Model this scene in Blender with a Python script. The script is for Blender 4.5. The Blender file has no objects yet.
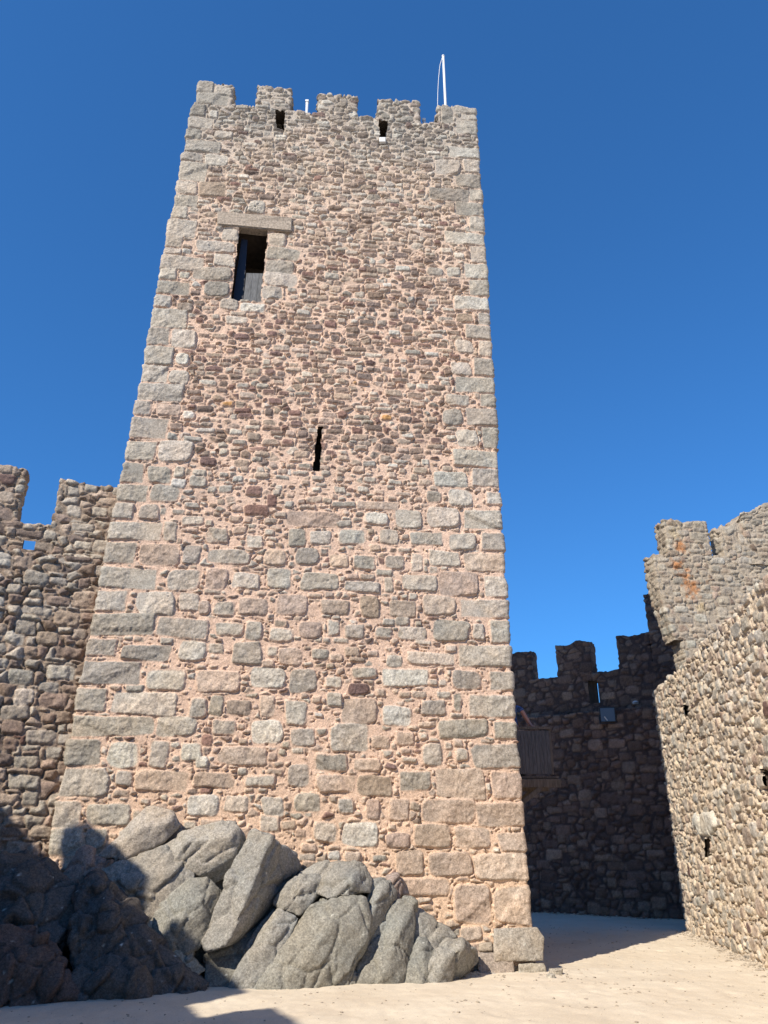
import bpy, bmesh, math, random
import numpy as np
from mathutils import Vector, Matrix

# ------------------------------------------------------------------ camera, sky, sun, exposure
S = bpy.context.scene
COL = S.collection
F_PX, PITCH, EYE = 769.0, math.radians(23.7), 1.6
cd = bpy.data.cameras.new('camera'); cam = bpy.data.objects.new('camera', cd); COL.objects.link(cam)
cam.location = (0, 0, EYE); cam.rotation_euler = (math.radians(90) + PITCH, 0, 0)
cd.sensor_fit = 'VERTICAL'; cd.sensor_height = 24; cd.lens = 24 * F_PX / 1024
cd.clip_start = 0.05; cd.clip_end = 3000
S.camera = cam
SUN_EL = math.radians(39)
sun_from = Vector((-0.6 * math.cos(SUN_EL), -0.8 * math.cos(SUN_EL), math.sin(SUN_EL)))
w = bpy.data.worlds.new('World'); S.world = w; w.use_nodes = True
nt = w.node_tree; nt.nodes.clear()
SKY_TINT = (.33, .90, 1.55)
sky = nt.nodes.new('ShaderNodeTexSky'); sky.sky_type = 'NISHITA'; sky.sun_disc = False
sky.sun_elevation = SUN_EL; sky.sun_rotation = math.atan2(sun_from.x, sun_from.y)
sky.altitude = 600; sky.air_density = 1.0; sky.dust_density = 0.15; sky.ozone_density = 2.6
hs = nt.nodes.new('ShaderNodeVectorMath'); hs.operation = 'MULTIPLY'; hs.inputs[1].default_value = SKY_TINT   # this camera renders blue skies deep and clear
bg = nt.nodes.new('ShaderNodeBackground'); bg.inputs['Strength'].default_value = 0.10
wo = nt.nodes.new('ShaderNodeOutputWorld')
gm = nt.nodes.new('ShaderNodeGamma'); gm.inputs[1].default_value = .8
nt.links.new(sky.outputs[0], gm.inputs[0]); nt.links.new(gm.outputs[0], hs.inputs[0]); nt.links.new(hs.outputs[0], bg.inputs[0]); nt.links.new(bg.outputs[0], wo.inputs[0])
ld = bpy.data.lights.new('sun', 'SUN'); ld.energy = 4.6; ld.angle = math.radians(0.53); ld.color = (1.0, 0.905, 0.765)
sun = bpy.data.objects.new('sun', ld); COL.objects.link(sun)
sun.rotation_euler = sun_from.to_track_quat('Z', 'Y').to_euler(); sun.location = (-20, -26, 30)
S.view_settings.view_transform = 'Standard'; S.view_settings.look = 'None'
S.view_settings.gamma = 1.0; S.view_settings.use_curve_mapping = False
S.view_settings.exposure = 0.62

# ------------------------------------------------------------------ measuring helpers
CP, SP = math.cos(PITCH), math.sin(PITCH)
def ray(x, y):
    v = y - 512.0
    return np.array([x - 384.0, F_PX * CP + v * SP, F_PX * SP - v * CP])
def on_plane(x, y, P, n):
    r = ray(x, y); t = (P[0] * n[0] + P[1] * n[1]) / (r[0] * n[0] + r[1] * n[1])
    q = r * t; q[2] += EYE; return q
def at_depth(x, y, Y):
    r = ray(x, y); q = r * (Y / r[1]); q[2] += EYE; return q
def on_ground(x, y, z=0.0):
    r = ray(x, y); q = r * ((EYE - z) / -r[2]); q[2] = z; return q
TP = np.array([2.336, 12.8875]); TD = np.array([0.9944, 0.106]); TN = np.array([0.106, -0.9944])
def tuz(x, y):                       # a point of the keep's front: distance along it and height
    q = on_plane(x, y, TP, TN); return float((q[:2] - TP) @ TD), float(q[2])
def toff(x, y, o):
    return on_plane(x, y, TP + TN * o, TN)

# ------------------------------------------------------------------ objects
def link(o, parent=None):
    COL.objects.link(o)
    if parent is not None: o.parent = parent
    return o
def tag(o, label=None, cat=None, group=None, kind=None):
    if label: o['label'] = label
    if cat: o['category'] = cat
    if group: o['group'] = group
    if kind: o['kind'] = kind
    return o
def empty(name, loc=(0, 0, 0)):
    o = bpy.data.objects.new(name, None); o.empty_display_size = 0.2; COL.objects.link(o); o.location = loc
    return o
def sub(o, parent):                   # parent without moving (built in world coordinates)
    o.parent = parent
    o.matrix_parent_inverse = Matrix.Translation(parent.location).inverted()
    return o

# ------------------------------------------------------------------ noise (vectorised)
_rs = np.random.RandomState(11)
TAB = _rs.rand(256, 256).astype(np.float32)
TAB3 = _rs.rand(64, 64, 64).astype(np.float32)
def vnoise(x, y, seed=0):
    x = np.asarray(x, np.float32) + seed * 17.31; y = np.asarray(y, np.float32) + seed * 9.73
    xi = np.floor(x).astype(np.int32); yi = np.floor(y).astype(np.int32)
    fx = x - xi; fy = y - yi; fx = fx * fx * (3 - 2 * fx); fy = fy * fy * (3 - 2 * fy)
    a = TAB[xi & 255, yi & 255]; b = TAB[(xi + 1) & 255, yi & 255]; c = TAB[xi & 255, (yi + 1) & 255]; d = TAB[(xi + 1) & 255, (yi + 1) & 255]
    return (a + (b - a) * fx) * (1 - fy) + (c + (d - c) * fx) * fy - 0.5
def fbm(x, y, scale, oct=4, seed=0):
    r = 0; a = 1.0; f = 1.0 / scale
    for k in range(oct):
        r = r + a * vnoise(x * f, y * f, seed + k * 3); a *= 0.5; f *= 2.03
    return r                          # about -1 .. 1
def vnoise3(p, seed=0):
    p = p + seed * 7.77; i = np.floor(p).astype(np.int32); f = p - i; f = f * f * (3 - 2 * f)
    r = 0
    for dx in (0, 1):
        for dy in (0, 1):
            for dz in (0, 1):
                wgt = (f[:, 0] if dx else 1 - f[:, 0]) * (f[:, 1] if dy else 1 - f[:, 1]) * (f[:, 2] if dz else 1 - f[:, 2])
                r = r + wgt * TAB3[(i[:, 0] + dx) & 63, (i[:, 1] + dy) & 63, (i[:, 2] + dz) & 63]
    return r - 0.5
def worley3(p, seed=0):
    """distance between the two nearest cell centres, and a random number per cell"""
    p = p + seed * 3.17; i = np.floor(p).astype(np.int32); f1 = np.full(len(p), 9.0); f2 = np.full(len(p), 9.0); rid = np.zeros(len(p)); off = np.zeros((len(p), 3))
    for dx in (-1, 0, 1):
        for dy in (-1, 0, 1):
            for dz in (-1, 0, 1):
                c = i + np.array([dx, dy, dz]); a = TAB3[c[:, 0] & 63, c[:, 1] & 63, c[:, 2] & 63]; b = TAB3[(c[:, 0] + 17) & 63, (c[:, 1] + 5) & 63, c[:, 2] & 63]; e = TAB3[(c[:, 0] + 31) & 63, (c[:, 1] + 11) & 63, (c[:, 2] + 3) & 63]
                v = p - (c + np.stack([a, b, e], 1)); d = np.sqrt((v ** 2).sum(1)); n1 = d < f1
                f2 = np.where(n1, f1, np.minimum(f2, d)); rid = np.where(n1, a * 7.31 % 1, rid); off = np.where(n1[:, None], v, off); f1 = np.where(n1, d, f1)
    return f2 - f1, rid, off
def fbm3(p, scale, oct=4, seed=0):
    r = 0; a = 1.0; f = 1.0 / scale
    for k in range(oct):
        r = r + a * vnoise3(p * f, seed + k * 5); a *= 0.5; f *= 2.07
    return r

# ------------------------------------------------------------------ materials
def new_mat(name):
    m = bpy.data.materials.new(name); m.use_nodes = True
    n = m.node_tree.nodes; l = m.node_tree.links
    return m, n, l, n['Principled BSDF']
def stone_material(name, speck=0.22, bump=0.5, scale=55, rough=0.92):
    m, n, l, b = new_mat(name)
    b.inputs['Roughness'].default_value = rough; b.inputs['Specular IOR Level'].default_value = 0.25
    at = n.new('ShaderNodeAttribute'); at.attribute_name = 'stone_colour'
    tc = n.new('ShaderNodeNewGeometry')
    n1 = n.new('ShaderNodeTexNoise'); n1.inputs['Scale'].default_value = scale; n1.inputs['Detail'].default_value = 5; n1.inputs['Roughness'].default_value = 0.75
    l.new(tc.outputs['Position'], n1.inputs['Vector'])
    mr = n.new('ShaderNodeMapRange'); mr.inputs[1].default_value = 0.3; mr.inputs[2].default_value = 0.7
    mr.inputs[3].default_value = 1 - speck * 1.3; mr.inputs[4].default_value = 1 + speck
    l.new(n1.outputs['Fac'], mr.inputs[0])
    vo = n.new('ShaderNodeTexVoronoi'); vo.inputs['Scale'].default_value = scale * 2.2
    l.new(tc.outputs['Position'], vo.inputs['Vector'])
    sepc = n.new('ShaderNodeSeparateColor'); l.new(vo.outputs['Color'], sepc.inputs[0])
    mr2 = n.new('ShaderNodeMapRange'); mr2.inputs[3].default_value = 1 - speck * 0.8; mr2.inputs[4].default_value = 1 + speck * 0.8
    l.new(sepc.outputs[0], mr2.inputs[0])
    mu = n.new('ShaderNodeMath'); mu.operation = 'MULTIPLY'; l.new(mr.outputs[0], mu.inputs[0]); l.new(mr2.outputs[0], mu.inputs[1])
    vm = n.new('ShaderNodeVectorMath'); vm.operation = 'SCALE'; l.new(at.outputs['Color'], vm.inputs[0]); l.new(mu.outputs[0], vm.inputs['Scale'])
    l.new(vm.outputs[0], b.inputs['Base Color'])
    n2 = n.new('ShaderNodeTexNoise'); n2.inputs['Scale'].default_value = scale * 0.7; n2.inputs['Detail'].default_value = 6; n2.inputs['Roughness'].default_value = 0.7
    l.new(tc.outputs['Position'], n2.inputs['Vector'])
    bp = n.new('ShaderNodeBump'); bp.inputs['Strength'].default_value = bump; bp.inputs['Distance'].default_value = 0.02
    l.new(n2.outputs['Fac'], bp.inputs['Height']); l.new(bp.outputs[0], b.inputs['Normal'])
    return m
M_WALL = stone_material('rubble_masonry', 0.28, 0.6, 42)
M_ROUGH = stone_material('coarse_rubble', 0.26, 0.7, 36)
M_ROCK = stone_material('granite_rock', 0.30, 0.9, 30)
def plain(name, col, rough=0.6, metal=0.0, noise=0.0, nscale=20, bump=0.0, stretch=None):
    m, n, l, b = new_mat(name)
    b.inputs['Roughness'].default_value = rough; b.inputs['Metallic'].default_value = metal
    b.inputs['Base Color'].default_value = (*col, 1)
    if noise or bump:
        g = n.new('ShaderNodeNewGeometry'); mp = n.new('ShaderNodeMapping')
        if stretch: mp.inputs['Scale'].default_value = stretch
        l.new(g.outputs['Position'], mp.inputs['Vector'])
        t = n.new('ShaderNodeTexNoise'); t.inputs['Scale'].default_value = nscale; t.inputs['Detail'].default_value = 5
        l.new(mp.outputs[0], t.inputs['Vector'])
        mr = n.new('ShaderNodeMapRange'); mr.inputs[1].default_value = 0.3; mr.inputs[2].default_value = 0.7
        mr.inputs[3].default_value = 1 - noise; mr.inputs[4].default_value = 1 + noise
        l.new(t.outputs['Fac'], mr.inputs[0])
        vm = n.new('ShaderNodeVectorMath'); vm.operation = 'SCALE'; vm.inputs[0].default_value = col
        l.new(mr.outputs[0], vm.inputs['Scale']); l.new(vm.outputs[0], b.inputs['Base Color'])
        if bump:
            bp = n.new('ShaderNodeBump'); bp.inputs['Strength'].default_value = bump; bp.inputs['Distance'].default_value = 0.01
            l.new(t.outputs['Fac'], bp.inputs['Height']); l.new(bp.outputs[0], b.inputs['Normal'])
    return m

# ------------------------------------------------------------------ masonry rasters
PAL = {
 'g': [(.34, .298, .245), (.37, .325, .27), (.31, .278, .235), (.40, .35, .29)],
 'w': [(.43, .395, .335), (.47, .43, .37), (.41, .375, .32)],
 'p': [(.40, .31, .24), (.37, .29, .23), (.36, .275, .22)],
 't': [(.30, .24, .19), (.33, .26, .20)],
 'd': [(.19, .115, .095), (.21, .13, .105), (.16, .105, .092)],
 'o': [(.42, .24, .10)],
 'b': [(.21, .155, .12), (.24, .18, .145), (.17, .13, .11)],
}
def pick(rs, mix):
    ks = list(mix); p = np.array([mix[k] for k in ks], float); p /= p.sum()
    c = PAL[ks[rs.choice(len(ks), p=p)]]
    return np.array(c[rs.randint(len(c))]) * rs.uniform(0.82, 1.16) * (1 + rs.uniform(-.012, .012, 3))
class Masonry: pass
def scatter(seed, n, x0, x1, z0, z1, wr, hr, mix, taken=(), pad=.012):
    """larger stones set here and there among the small rubble"""
    rs = np.random.RandomState(seed); out = []; tk = [(t[0], t[1], t[2], t[3]) for t in taken]; T = np.array(tk) if tk else np.zeros((0, 4))
    for _ in range(n):
        w_, h_ = rs.uniform(*wr), rs.uniform(*hr); h_ = min(h_, w_ * .85); x = rs.uniform(x0, x1 - w_); z = rs.uniform(z0, z1 - h_)
        z = round(z / .11) * .11 + rs.uniform(-.015, .015)
        if len(T) and np.any((T[:, 0] < x + w_ - pad) & (T[:, 2] > x + pad) & (T[:, 1] < z + h_ - pad) & (T[:, 3] > z + pad)): continue
        ks = list(mix(z) if callable(mix) else mix); p = np.array([(mix(z) if callable(mix) else mix)[k] for k in ks], float)
        out.append((x, z, x + w_, z + h_, ks[rs.choice(len(ks), p=p / p.sum())])); T = np.vstack([T, [x, z, x + w_, z + h_]])
    return out
def masonry(x0, x1, z0, z1, res, seed, rowh, stonew, mix, mortar, gap=(.006, .022), prot=(.012, .045), bury=0.10,
            blocks=(), wear=0.008, smear=0.5, aniso=1.55, zone=None, void=0.0, lean=0.0, edgew=.014, facet=.22, groove=.045, block_prot=(.012, .03)):
    rs = np.random.RandomState(seed)
    nx = int(round((x1 - x0) / res)) + 1; nz = int(round((z1 - z0) / res)) + 1
    xs = (x0 + np.arange(nx) * res).astype(np.float32); zs = (z0 + np.arange(nz) * res).astype(np.float32)
    X, Z = np.meshgrid(xs, zs)
    Xw = X + 0.022 * fbm(X, Z, .20, 4, seed + 1); Zw = Z + 0.018 * fbm(X, Z, .18, 4, seed + 9)
    Xw = Xw + lean * (Zw % 50.0)
    fine = fbm(X, Z, .045, 3, seed + 21)
    # squared blocks
    DB = np.full(X.shape, -9.0, np.float32); IB = np.full(X.shape, -1, np.int32)
    bc = []
    for k, b in enumerate(blocks):
        xa, za, xb, zb, c = b[:5]
        cx, cz = (xa + xb) / 2, (za + zb) / 2; hx, hz = max((xb - xa) / 2 - .006, .03), max((zb - za) / 2 - .006, .025)
        i0 = max(0, int((xa - .12 - x0) / res)); i1 = min(nx, int((xb + .12 - x0) / res) + 1)
        j0 = max(0, int((za - .12 - z0) / res)); j1 = min(nz, int((zb + .12 - z0) / res) + 1)
        if i1 <= i0 or j1 <= j0: bc.append(None); continue
        kw = .45 if len(b) == 6 else .95
        px = Xw[j0:j1, i0:i1] * kw + X[j0:j1, i0:i1] * (1 - kw) - cx; pz = Zw[j0:j1, i0:i1] * kw + Z[j0:j1, i0:i1] * (1 - kw) - cz
        sh = rs.uniform(-.06, .06); px = px + sh * pz; pz = pz + rs.uniform(-.04, .04) * px
        if len(b) == 6:
            rr = b[5]; qx = np.abs(px) - (hx - rr); qz = np.abs(pz) - (hz - rr)
            d = rr - np.sqrt(np.maximum(qx, 0) ** 2 + np.maximum(qz, 0) ** 2) - np.minimum(np.maximum(qx, qz), 0)
        else:                                        # an irregular roughly squared stone
            hx *= 1.05; hz *= 1.06; jx = rs.uniform(-.22, .10, 4) * min(hx, hz) * 1.1; jz = rs.uniform(-.20, .10, 4) * hz
            cr4 = [(-hx - jx[0], -hz - jz[0]), (hx + jx[1], -hz - jz[1]), (hx + jx[2], hz + jz[2]), (-hx - jx[3], hz + jz[3])]
            ds = []
            for q in range(4):
                (ax, az), (bx, bz) = cr4[q], cr4[(q + 1) % 4]; l_ = math.hypot(bx - ax, bz - az)
                ds.append(((bx - ax) * (pz - az) - (bz - az) * (px - ax)) / l_)
            kk = min(hx, hz) * rs.uniform(.10, .26)
            d = -kk * np.log(sum(np.exp(-np.clip(q / kk, -30, 30)) for q in ds)) 
            d = np.minimum(d, np.minimum.reduce(ds))
        for _q in range(rs.randint(0, 3) if len(b) < 6 else 0):          # a knocked-off corner
            sx, sz = rs.choice([-1, 1]), rs.choice([-1, 1]); a = rs.uniform(.5, 1.1)
            nn = np.array([math.cos(a) * sx, math.sin(a) * sz]); ext = abs(nn[0]) * hx + abs(nn[1]) * hz
            d = np.minimum(d, ext * rs.uniform(.76, .95) - (px * nn[0] + pz * nn[1]))
        d = d + fine[j0:j1, i0:i1] * .008
        Dv = DB[j0:j1, i0:i1]; Iv = IB[j0:j1, i0:i1]; mk = d > Dv; Dv[mk] = d[mk]; Iv[mk] = k
        bc.append(1)
    # rubble: irregular cells
    sites = []; z = z0 - .3
    while z < z1 + .3:
        zf = zone(z) if zone else (1.0, 1.0)
        h = rowh * zf[0] * rs.uniform(.72, 1.35); x = x0 - .3 - rs.uniform(0, stonew)
        while x < x1 + .3:
            ww = stonew * zf[1] * rs.uniform(.55, 1.6); sites.append((x + ww / 2 + lean * z, z + h / 2 + h * rs.uniform(-.33, .33)))
            if rs.rand() < .22: sites.append((x + ww * rs.uniform(.1, .9) + lean * z, z + h * rs.uniform(-.1, 1.1)))
            x += ww
        z += h
    sites = np.array(sites, np.float32); ns = len(sites)
    F = np.full(X.shape, 9e9, np.float32); I = np.zeros(X.shape, np.int32)
    R = stonew * 1.9
    A = aniso
    def win(sx, sz, R):
        i0 = max(0, int((sx - lean * sz - R - x0) / res)); i1 = min(nx, int((sx - lean * sz + R - x0) / res) + 1)
        j0 = max(0, int((sz - R / A - z0) / res)); j1 = min(nz, int((sz + R / A - z0) / res) + 1)
        return i0, i1, j0, j1
    for k in range(ns):
        i0, i1, j0, j1 = win(*sites[k], R)
        if i1 <= i0 or j1 <= j0: continue
        d = (Xw[j0:j1, i0:i1] - sites[k, 0]) ** 2 + (A * (Zw[j0:j1, i0:i1] - sites[k, 1])) ** 2
        Fv = F[j0:j1, i0:i1]; Iv = I[j0:j1, i0:i1]; mk = d < Fv; Fv[mk] = d[mk]; Iv[mk] = k
    EJ = np.full(X.shape, 9.0, np.float32)
    SX = sites[:, 0]; SZ = sites[:, 1] * A
    for k in range(ns):
        i0, i1, j0, j1 = win(*sites[k], R)
        if i1 <= i0 or j1 <= j0: continue
        Iv = I[j0:j1, i0:i1]; ax = SX[Iv]; az = SZ[Iv]
        dx = ax - SX[k]; dz = az - SZ[k]; ln = np.sqrt(dx * dx + dz * dz)
        with np.errstate(all='ignore'):
            e = ((Xw[j0:j1, i0:i1] - (ax + SX[k]) / 2) * dx + (A * Zw[j0:j1, i0:i1] - (az + SZ[k]) / 2) * dz) / ln
        e = np.where(Iv == k, 9.0, e); Ev = EJ[j0:j1, i0:i1]; np.minimum(Ev, e, out=Ev)
    EJ /= (1 + A) / 2
    gaps = rs.uniform(gap[0], gap[1], ns).astype(np.float32)
    gaps[rs.rand(ns) < (np.array([bury(z_) for z_ in sites[:, 1]]) if callable(bury) else bury)] += .035
    DR = EJ - gaps[I] + fine * .007
    DR = np.minimum(DR, -DB - .012 + fine * .006)
    # put the two together
    isb = DB > -.004
    nb = len(blocks)
    D = np.where(isb, DB, DR); ID = np.where(isb, IB, nb + I)
    allc = np.zeros((nb + ns, 3), np.float32); prt = np.zeros(nb + ns, np.float32); cxs = np.zeros((nb + ns, 2), np.float32)
    smr = rs.uniform(0, 1, nb + ns).astype(np.float32)
    for k, b in enumerate(blocks):
        allc[k] = pick(rs, {b[4]: 1}); prt[k] = rs.uniform(*block_prot); cxs[k] = ((b[0] + b[2]) / 2, (b[1] + b[3]) / 2)
    for k in range(ns):
        zz = sites[k, 1]; allc[nb + k] = pick(rs, mix(zz) if callable(mix) else mix); prt[nb + k] = rs.uniform(*prot); cxs[nb + k] = sites[k]
    tilt = rs.normal(0, .13, (nb + ns, 2)).astype(np.float32); tilt[:nb] *= .3
    Dp = np.maximum(D, 0)
    edge = 1 - np.exp(-Dp / edgew)
    rough = fbm(X, Z, .09, 4, seed + 33)
    # angular facets inside each stone
    fac = np.zeros(X.shape, np.float32); dxs = X - cxs[ID, 0]; dzs = Z - cxs[ID, 1]
    for q in range(2):
        th = rs.uniform(0, 2 * math.pi, nb + ns); gm_ = np.abs(rs.normal(0, facet * 2.2, nb + ns)); g = np.stack([np.cos(th) * gm_, np.sin(th) * gm_], 1).astype(np.float32)
        of = (gm_ * rs.uniform(.02, .07, nb + ns)).astype(np.float32); g[:nb] *= .5
        fac = np.maximum(fac, g[ID, 0] * dxs + g[ID, 1] * dzs - of[ID])
    fac = np.minimum(fac, .05)
    rid = .5 - np.abs(fbm(X, Z, .075, 3, seed + 37))
    pit = np.clip((fbm(X, Z, .05, 3, seed + 39) - .42) * 3, 0, 1)
    hst = prt[ID] * edge + (tilt[ID, 0] * dxs + tilt[ID, 1] * dzs).clip(-.03, .03) * edge - fac * edge + rough * wear * 1.5 + rid * wear * 1.1 - pit * wear * 1.0 + np.minimum(Dp, .04) * .05
    big = fbm(X, Z, .9, 3, seed + 40)
    hm = -.004 + fbm(X, Z, .13, 4, seed + 50) * .012 + fine * .004
    st = np.clip((D + .002) / .007, 0, 1)
    h = hm * (1 - st) + np.maximum(hst, hm * .3) * st
    if void:
        vd = np.clip((fbm(X, Z, .16, 3, seed + 60) - (.62 - void)) * 6, 0, 1) * (1 - st)
        h = h - vd * .05
        near = np.exp(-((D + .010) / .009) ** 2) * (D < .002)
        grv = np.clip((fbm(X, Z, .11, 3, seed + 63) + .10 * fine - (.28 - void)) * 4, 0, 1) * near
        h = h - grv * groove
    # colour: stone, mortar and mortar smeared over the rims
    mott = fbm(X, Z, .03, 2, seed + 61)
    sc = allc[ID] * (1 + .26 * rough + .12 * big + (.34 * mott))[..., None]
    warm = fbm(X, Z, .35, 3, seed + 70)[..., None]
    sc = sc * (1 + warm * np.array([.10, .02, -.06]))
    mo = np.array(mortar(Z) if callable(mortar) else mortar, np.float32)
    mc = mo * (1 + .16 * fbm(X, Z, .5, 4, seed + 80) + .10 * fine)[..., None] * np.ones(X.shape + (1,), np.float32)
    ms = np.clip((smear * .035 * smr[ID] + .02 * fbm(X, Z, .12, 3, seed + 90) - Dp) / .012, 0, 1) * .75
    k = (st * (1 - ms))[..., None]
    c = sc * k + mc * (1 - k)
    m = Masonry(); m.x0, m.z0, m.res, m.nx, m.nz, m.h, m.c, m.X, m.Z = x0, z0, res, nx, nz, h.astype(np.float32), np.clip(c, .02, .9).astype(np.float32), X, Z
    return m
def sample(m, U, V):
    def refl(t, n):
        t = np.abs(t); p = 2.0 * (n - 1); t = t % p; return np.where(t > n - 1, p - t, t)
    fx = refl((U - m.x0) / m.res, m.nx); fz = refl((V - m.z0) / m.res, m.nz)
    i = np.minimum(fx.astype(np.int32), m.nx - 2); j = np.minimum(fz.astype(np.int32), m.nz - 2)
    a = (fx - i).astype(np.float32); b = (fz - j).astype(np.float32)
    def bl(T):
        aa, bb = (a, b) if T.ndim == 2 else (a[..., None], b[..., None])
        return (T[j, i] * (1 - aa) + T[j, i + 1] * aa) * (1 - bb) + (T[j + 1, i] * (1 - aa) + T[j + 1, i + 1] * aa) * bb
    return bl(m.h), bl(m.c)
def grid_mesh(name, P, C, mat, face_mask=None, wrap=False, extra=None):
    nr, nc = P.shape[:2]
    me = bpy.data.meshes.new(name)
    ncf = nc if wrap else nc - 1
    r = np.arange(nr - 1)[:, None]; c = np.arange(ncf)[None, :]; c2 = (c + 1) % nc
    q = np.stack([r * nc + c, r * nc + c2, (r + 1) * nc + c2, (r + 1) * nc + c], -1).reshape(-1, 4)
    if face_mask is not None: q = q[face_mask.reshape(-1)]
    used = np.zeros(nr * nc, bool); used[q.reshape(-1)] = True
    idx = np.cumsum(used) - 1; q = idx[q]; V = P.reshape(-1, 3)[used]; Cc = C.reshape(-1, 3)[used]
    me.vertices.add(len(V)); me.vertices.foreach_set('co', V.astype(np.float32).reshape(-1))
    me.loops.add(q.size); me.loops.foreach_set('vertex_index', q.astype(np.int32).reshape(-1))
    me.polygons.add(len(q)); me.polygons.foreach_set('loop_start', np.arange(0, q.size, 4, dtype=np.int32))
    me.polygons.foreach_set('use_smooth', np.ones(len(q), bool))
    me.update(calc_edges=True)
    a = me.color_attributes.new('stone_colour', 'FLOAT_COLOR', 'POINT')
    a.data.foreach_set('color', np.concatenate([Cc, np.ones((len(Cc), 1), np.float32)], 1).astype(np.float32).reshape(-1))
    me.materials.append(mat); me.validate()
    o = bpy.data.objects.new(name, me)
    return o
def wall_block(name, A, B, T, z0, z1, m, mat, fine=.02, coarse=.12, u0=None, warp=None, holes=None, batter=0.0,
               crumble=.025, vstep=None, lichen=None, relief=1.0, top_z=None, fine_end=True, tint=None, v_off=0.0):
    """a wall from A to B (front face on the right-hand side of A->B is -normal side), thickness T behind it, one closed skin"""
    A = np.array(A, float); B = np.array(B, float); L = np.linalg.norm(B - A); d = (B - A) / L
    n = np.array([d[1], -d[0]])                      # outward normal of the front face
    if u0 is None: u0 = 0.0
    r = min(.03, T * .2)
    # perimeter in local coordinates (s along, t behind the front)
    pts = []
    def seg(a, b, step):
        a = np.array(a, float); b = np.array(b, float); k = max(1, int(round(np.linalg.norm(b - a) / step)))
        for q in range(k): pts.append(a + (b - a) * q / k)
    fe = fine if fine_end else coarse
    seg((r, 0), (L - r, 0), fine); pts.append(np.array([L - r * .3, r * .3]))
    seg((L, r), (L, T - r), max(fe, .03)); seg((L - r, T), (r, T), coarse); seg((0, T - r), (0, r), max(fe, .03)); pts.append(np.array([r * .3, r * .3]))
    pts = np.array(pts); nc = len(pts)
    nxt = np.roll(pts, -1, 0); prv = np.roll(pts, 1, 0); tg = nxt - prv; tg /= np.linalg.norm(tg, axis=1)[:, None]
    nl = np.stack([tg[:, 1], -tg[:, 0]], 1)          # outward in (s,t)
    arc = np.concatenate([[0], np.cumsum(np.linalg.norm(np.diff(pts, axis=0), axis=1))]) + r
    half = arc.copy(); tot = arc[-1] + r; wrapk = arc > (L + T + L * .5); half[wrapk] = arc[wrapk] - tot   # left end counts backwards from the front
    vs = vstep or fine
    zs = np.linspace(z0, z1, max(2, int((z1 - z0) / vs) + 1))
    ncap = max(3, int(min(T * .5, 1.0) / max(vs, .03)))
    caps = np.linspace(0, 1, ncap + 1)[1:]
    nr = len(zs) + ncap
    Bs = np.zeros((nr, nc, 2)); Zb = np.zeros((nr, nc)); Nn = np.zeros((nr, nc, 3)); U = np.zeros((nr, nc)); V = np.zeros((nr, nc))
    cs = np.stack([np.clip(pts[:, 0], min(T / 2, L / 2), max(L - T / 2, L / 2)), np.full(nc, T / 2)], 1)
    inward = np.linalg.norm(cs - pts, axis=1)
    nw = nl[:, 0:1] * d[None, :] + nl[:, 1:2] * (-n)[None, :]
    H = len(zs)
    for k, z in enumerate(zs):
        Bs[k] = pts; Zb[k] = z; U[k] = half; V[k] = z
        Nn[k, :, :2] = nw
        if k == H - 1: Nn[k, :, :2] = nw * .7; Nn[k, :, 2] = .7
    for q, cfr in enumerate(caps):
        k = H + q
        Bs[k] = pts + (cs - pts) * cfr; Zb[k] = z1; U[k] = half; V[k] = z1 + inward * cfr
        Nn[k, :, 2] = 1
    V = V + v_off
    s = Bs[..., 0].copy()
    if warp is not None:
        s, U2 = warp(s, Zb, L)
        front = (np.abs(Bs[..., 1]) < r * 1.01)
        U = np.where(half[None, :] > L * .999, U2.max(1)[:, None] + (half[None, :] - L), np.where(half[None, :] < 0, U2.min(1)[:, None] + half[None, :], U2))
    else:
        U = U + u0
    t = Bs[..., 1] + batter * (Zb - z0) * np.where(Bs[..., 1] < T * .5, 1, 0)
    h, C = sample(m, U, V)
    h = h * relief
    if tint is not None: C = C * np.array(tint, np.float32)
    # uneven top
    wx = A[0] + d[0] * s - n[0] * t; wy = A[1] + d[1] * s - n[1] * t
    cr = (fbm(wx * 1.0 + 3, wy * 1.0, .35, 4, 5) * crumble * 2.2)
    if top_z is not None: cr = cr + top_z(s) 
    fade = np.clip((Zb - (z1 - .45)) / .45, 0, 1)
    zz = Zb + cr * fade
    P = np.stack([wx, wy, zz], -1) + Nn * h[..., None]
    if lichen:
        for (lx, lz, lr, lc) in lichen:
            q = np.clip(1.1 - np.sqrt(((U - lx) / lr) ** 2 + ((V - lz) / (lr * 1.3)) ** 2) + fbm(U, V, .08, 4, 3) * 1.2, 0, 1)[..., None] * .8
            C = C * (1 - q) + np.array(lc, np.float32) * q
    fm = None
    if holes:
        fm = np.ones((nr - 1, nc), bool)
        cU = (U[:-1] + U[1:]) / 2; cV = (V[:-1] + V[1:]) / 2
        frontc = (half > 0) & (half < L)
        for hf in holes:
            fm &= ~(hf(cU, cV) & frontc[None, :])
    return grid_mesh(name, P, C, mat, fm, wrap=True)

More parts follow.
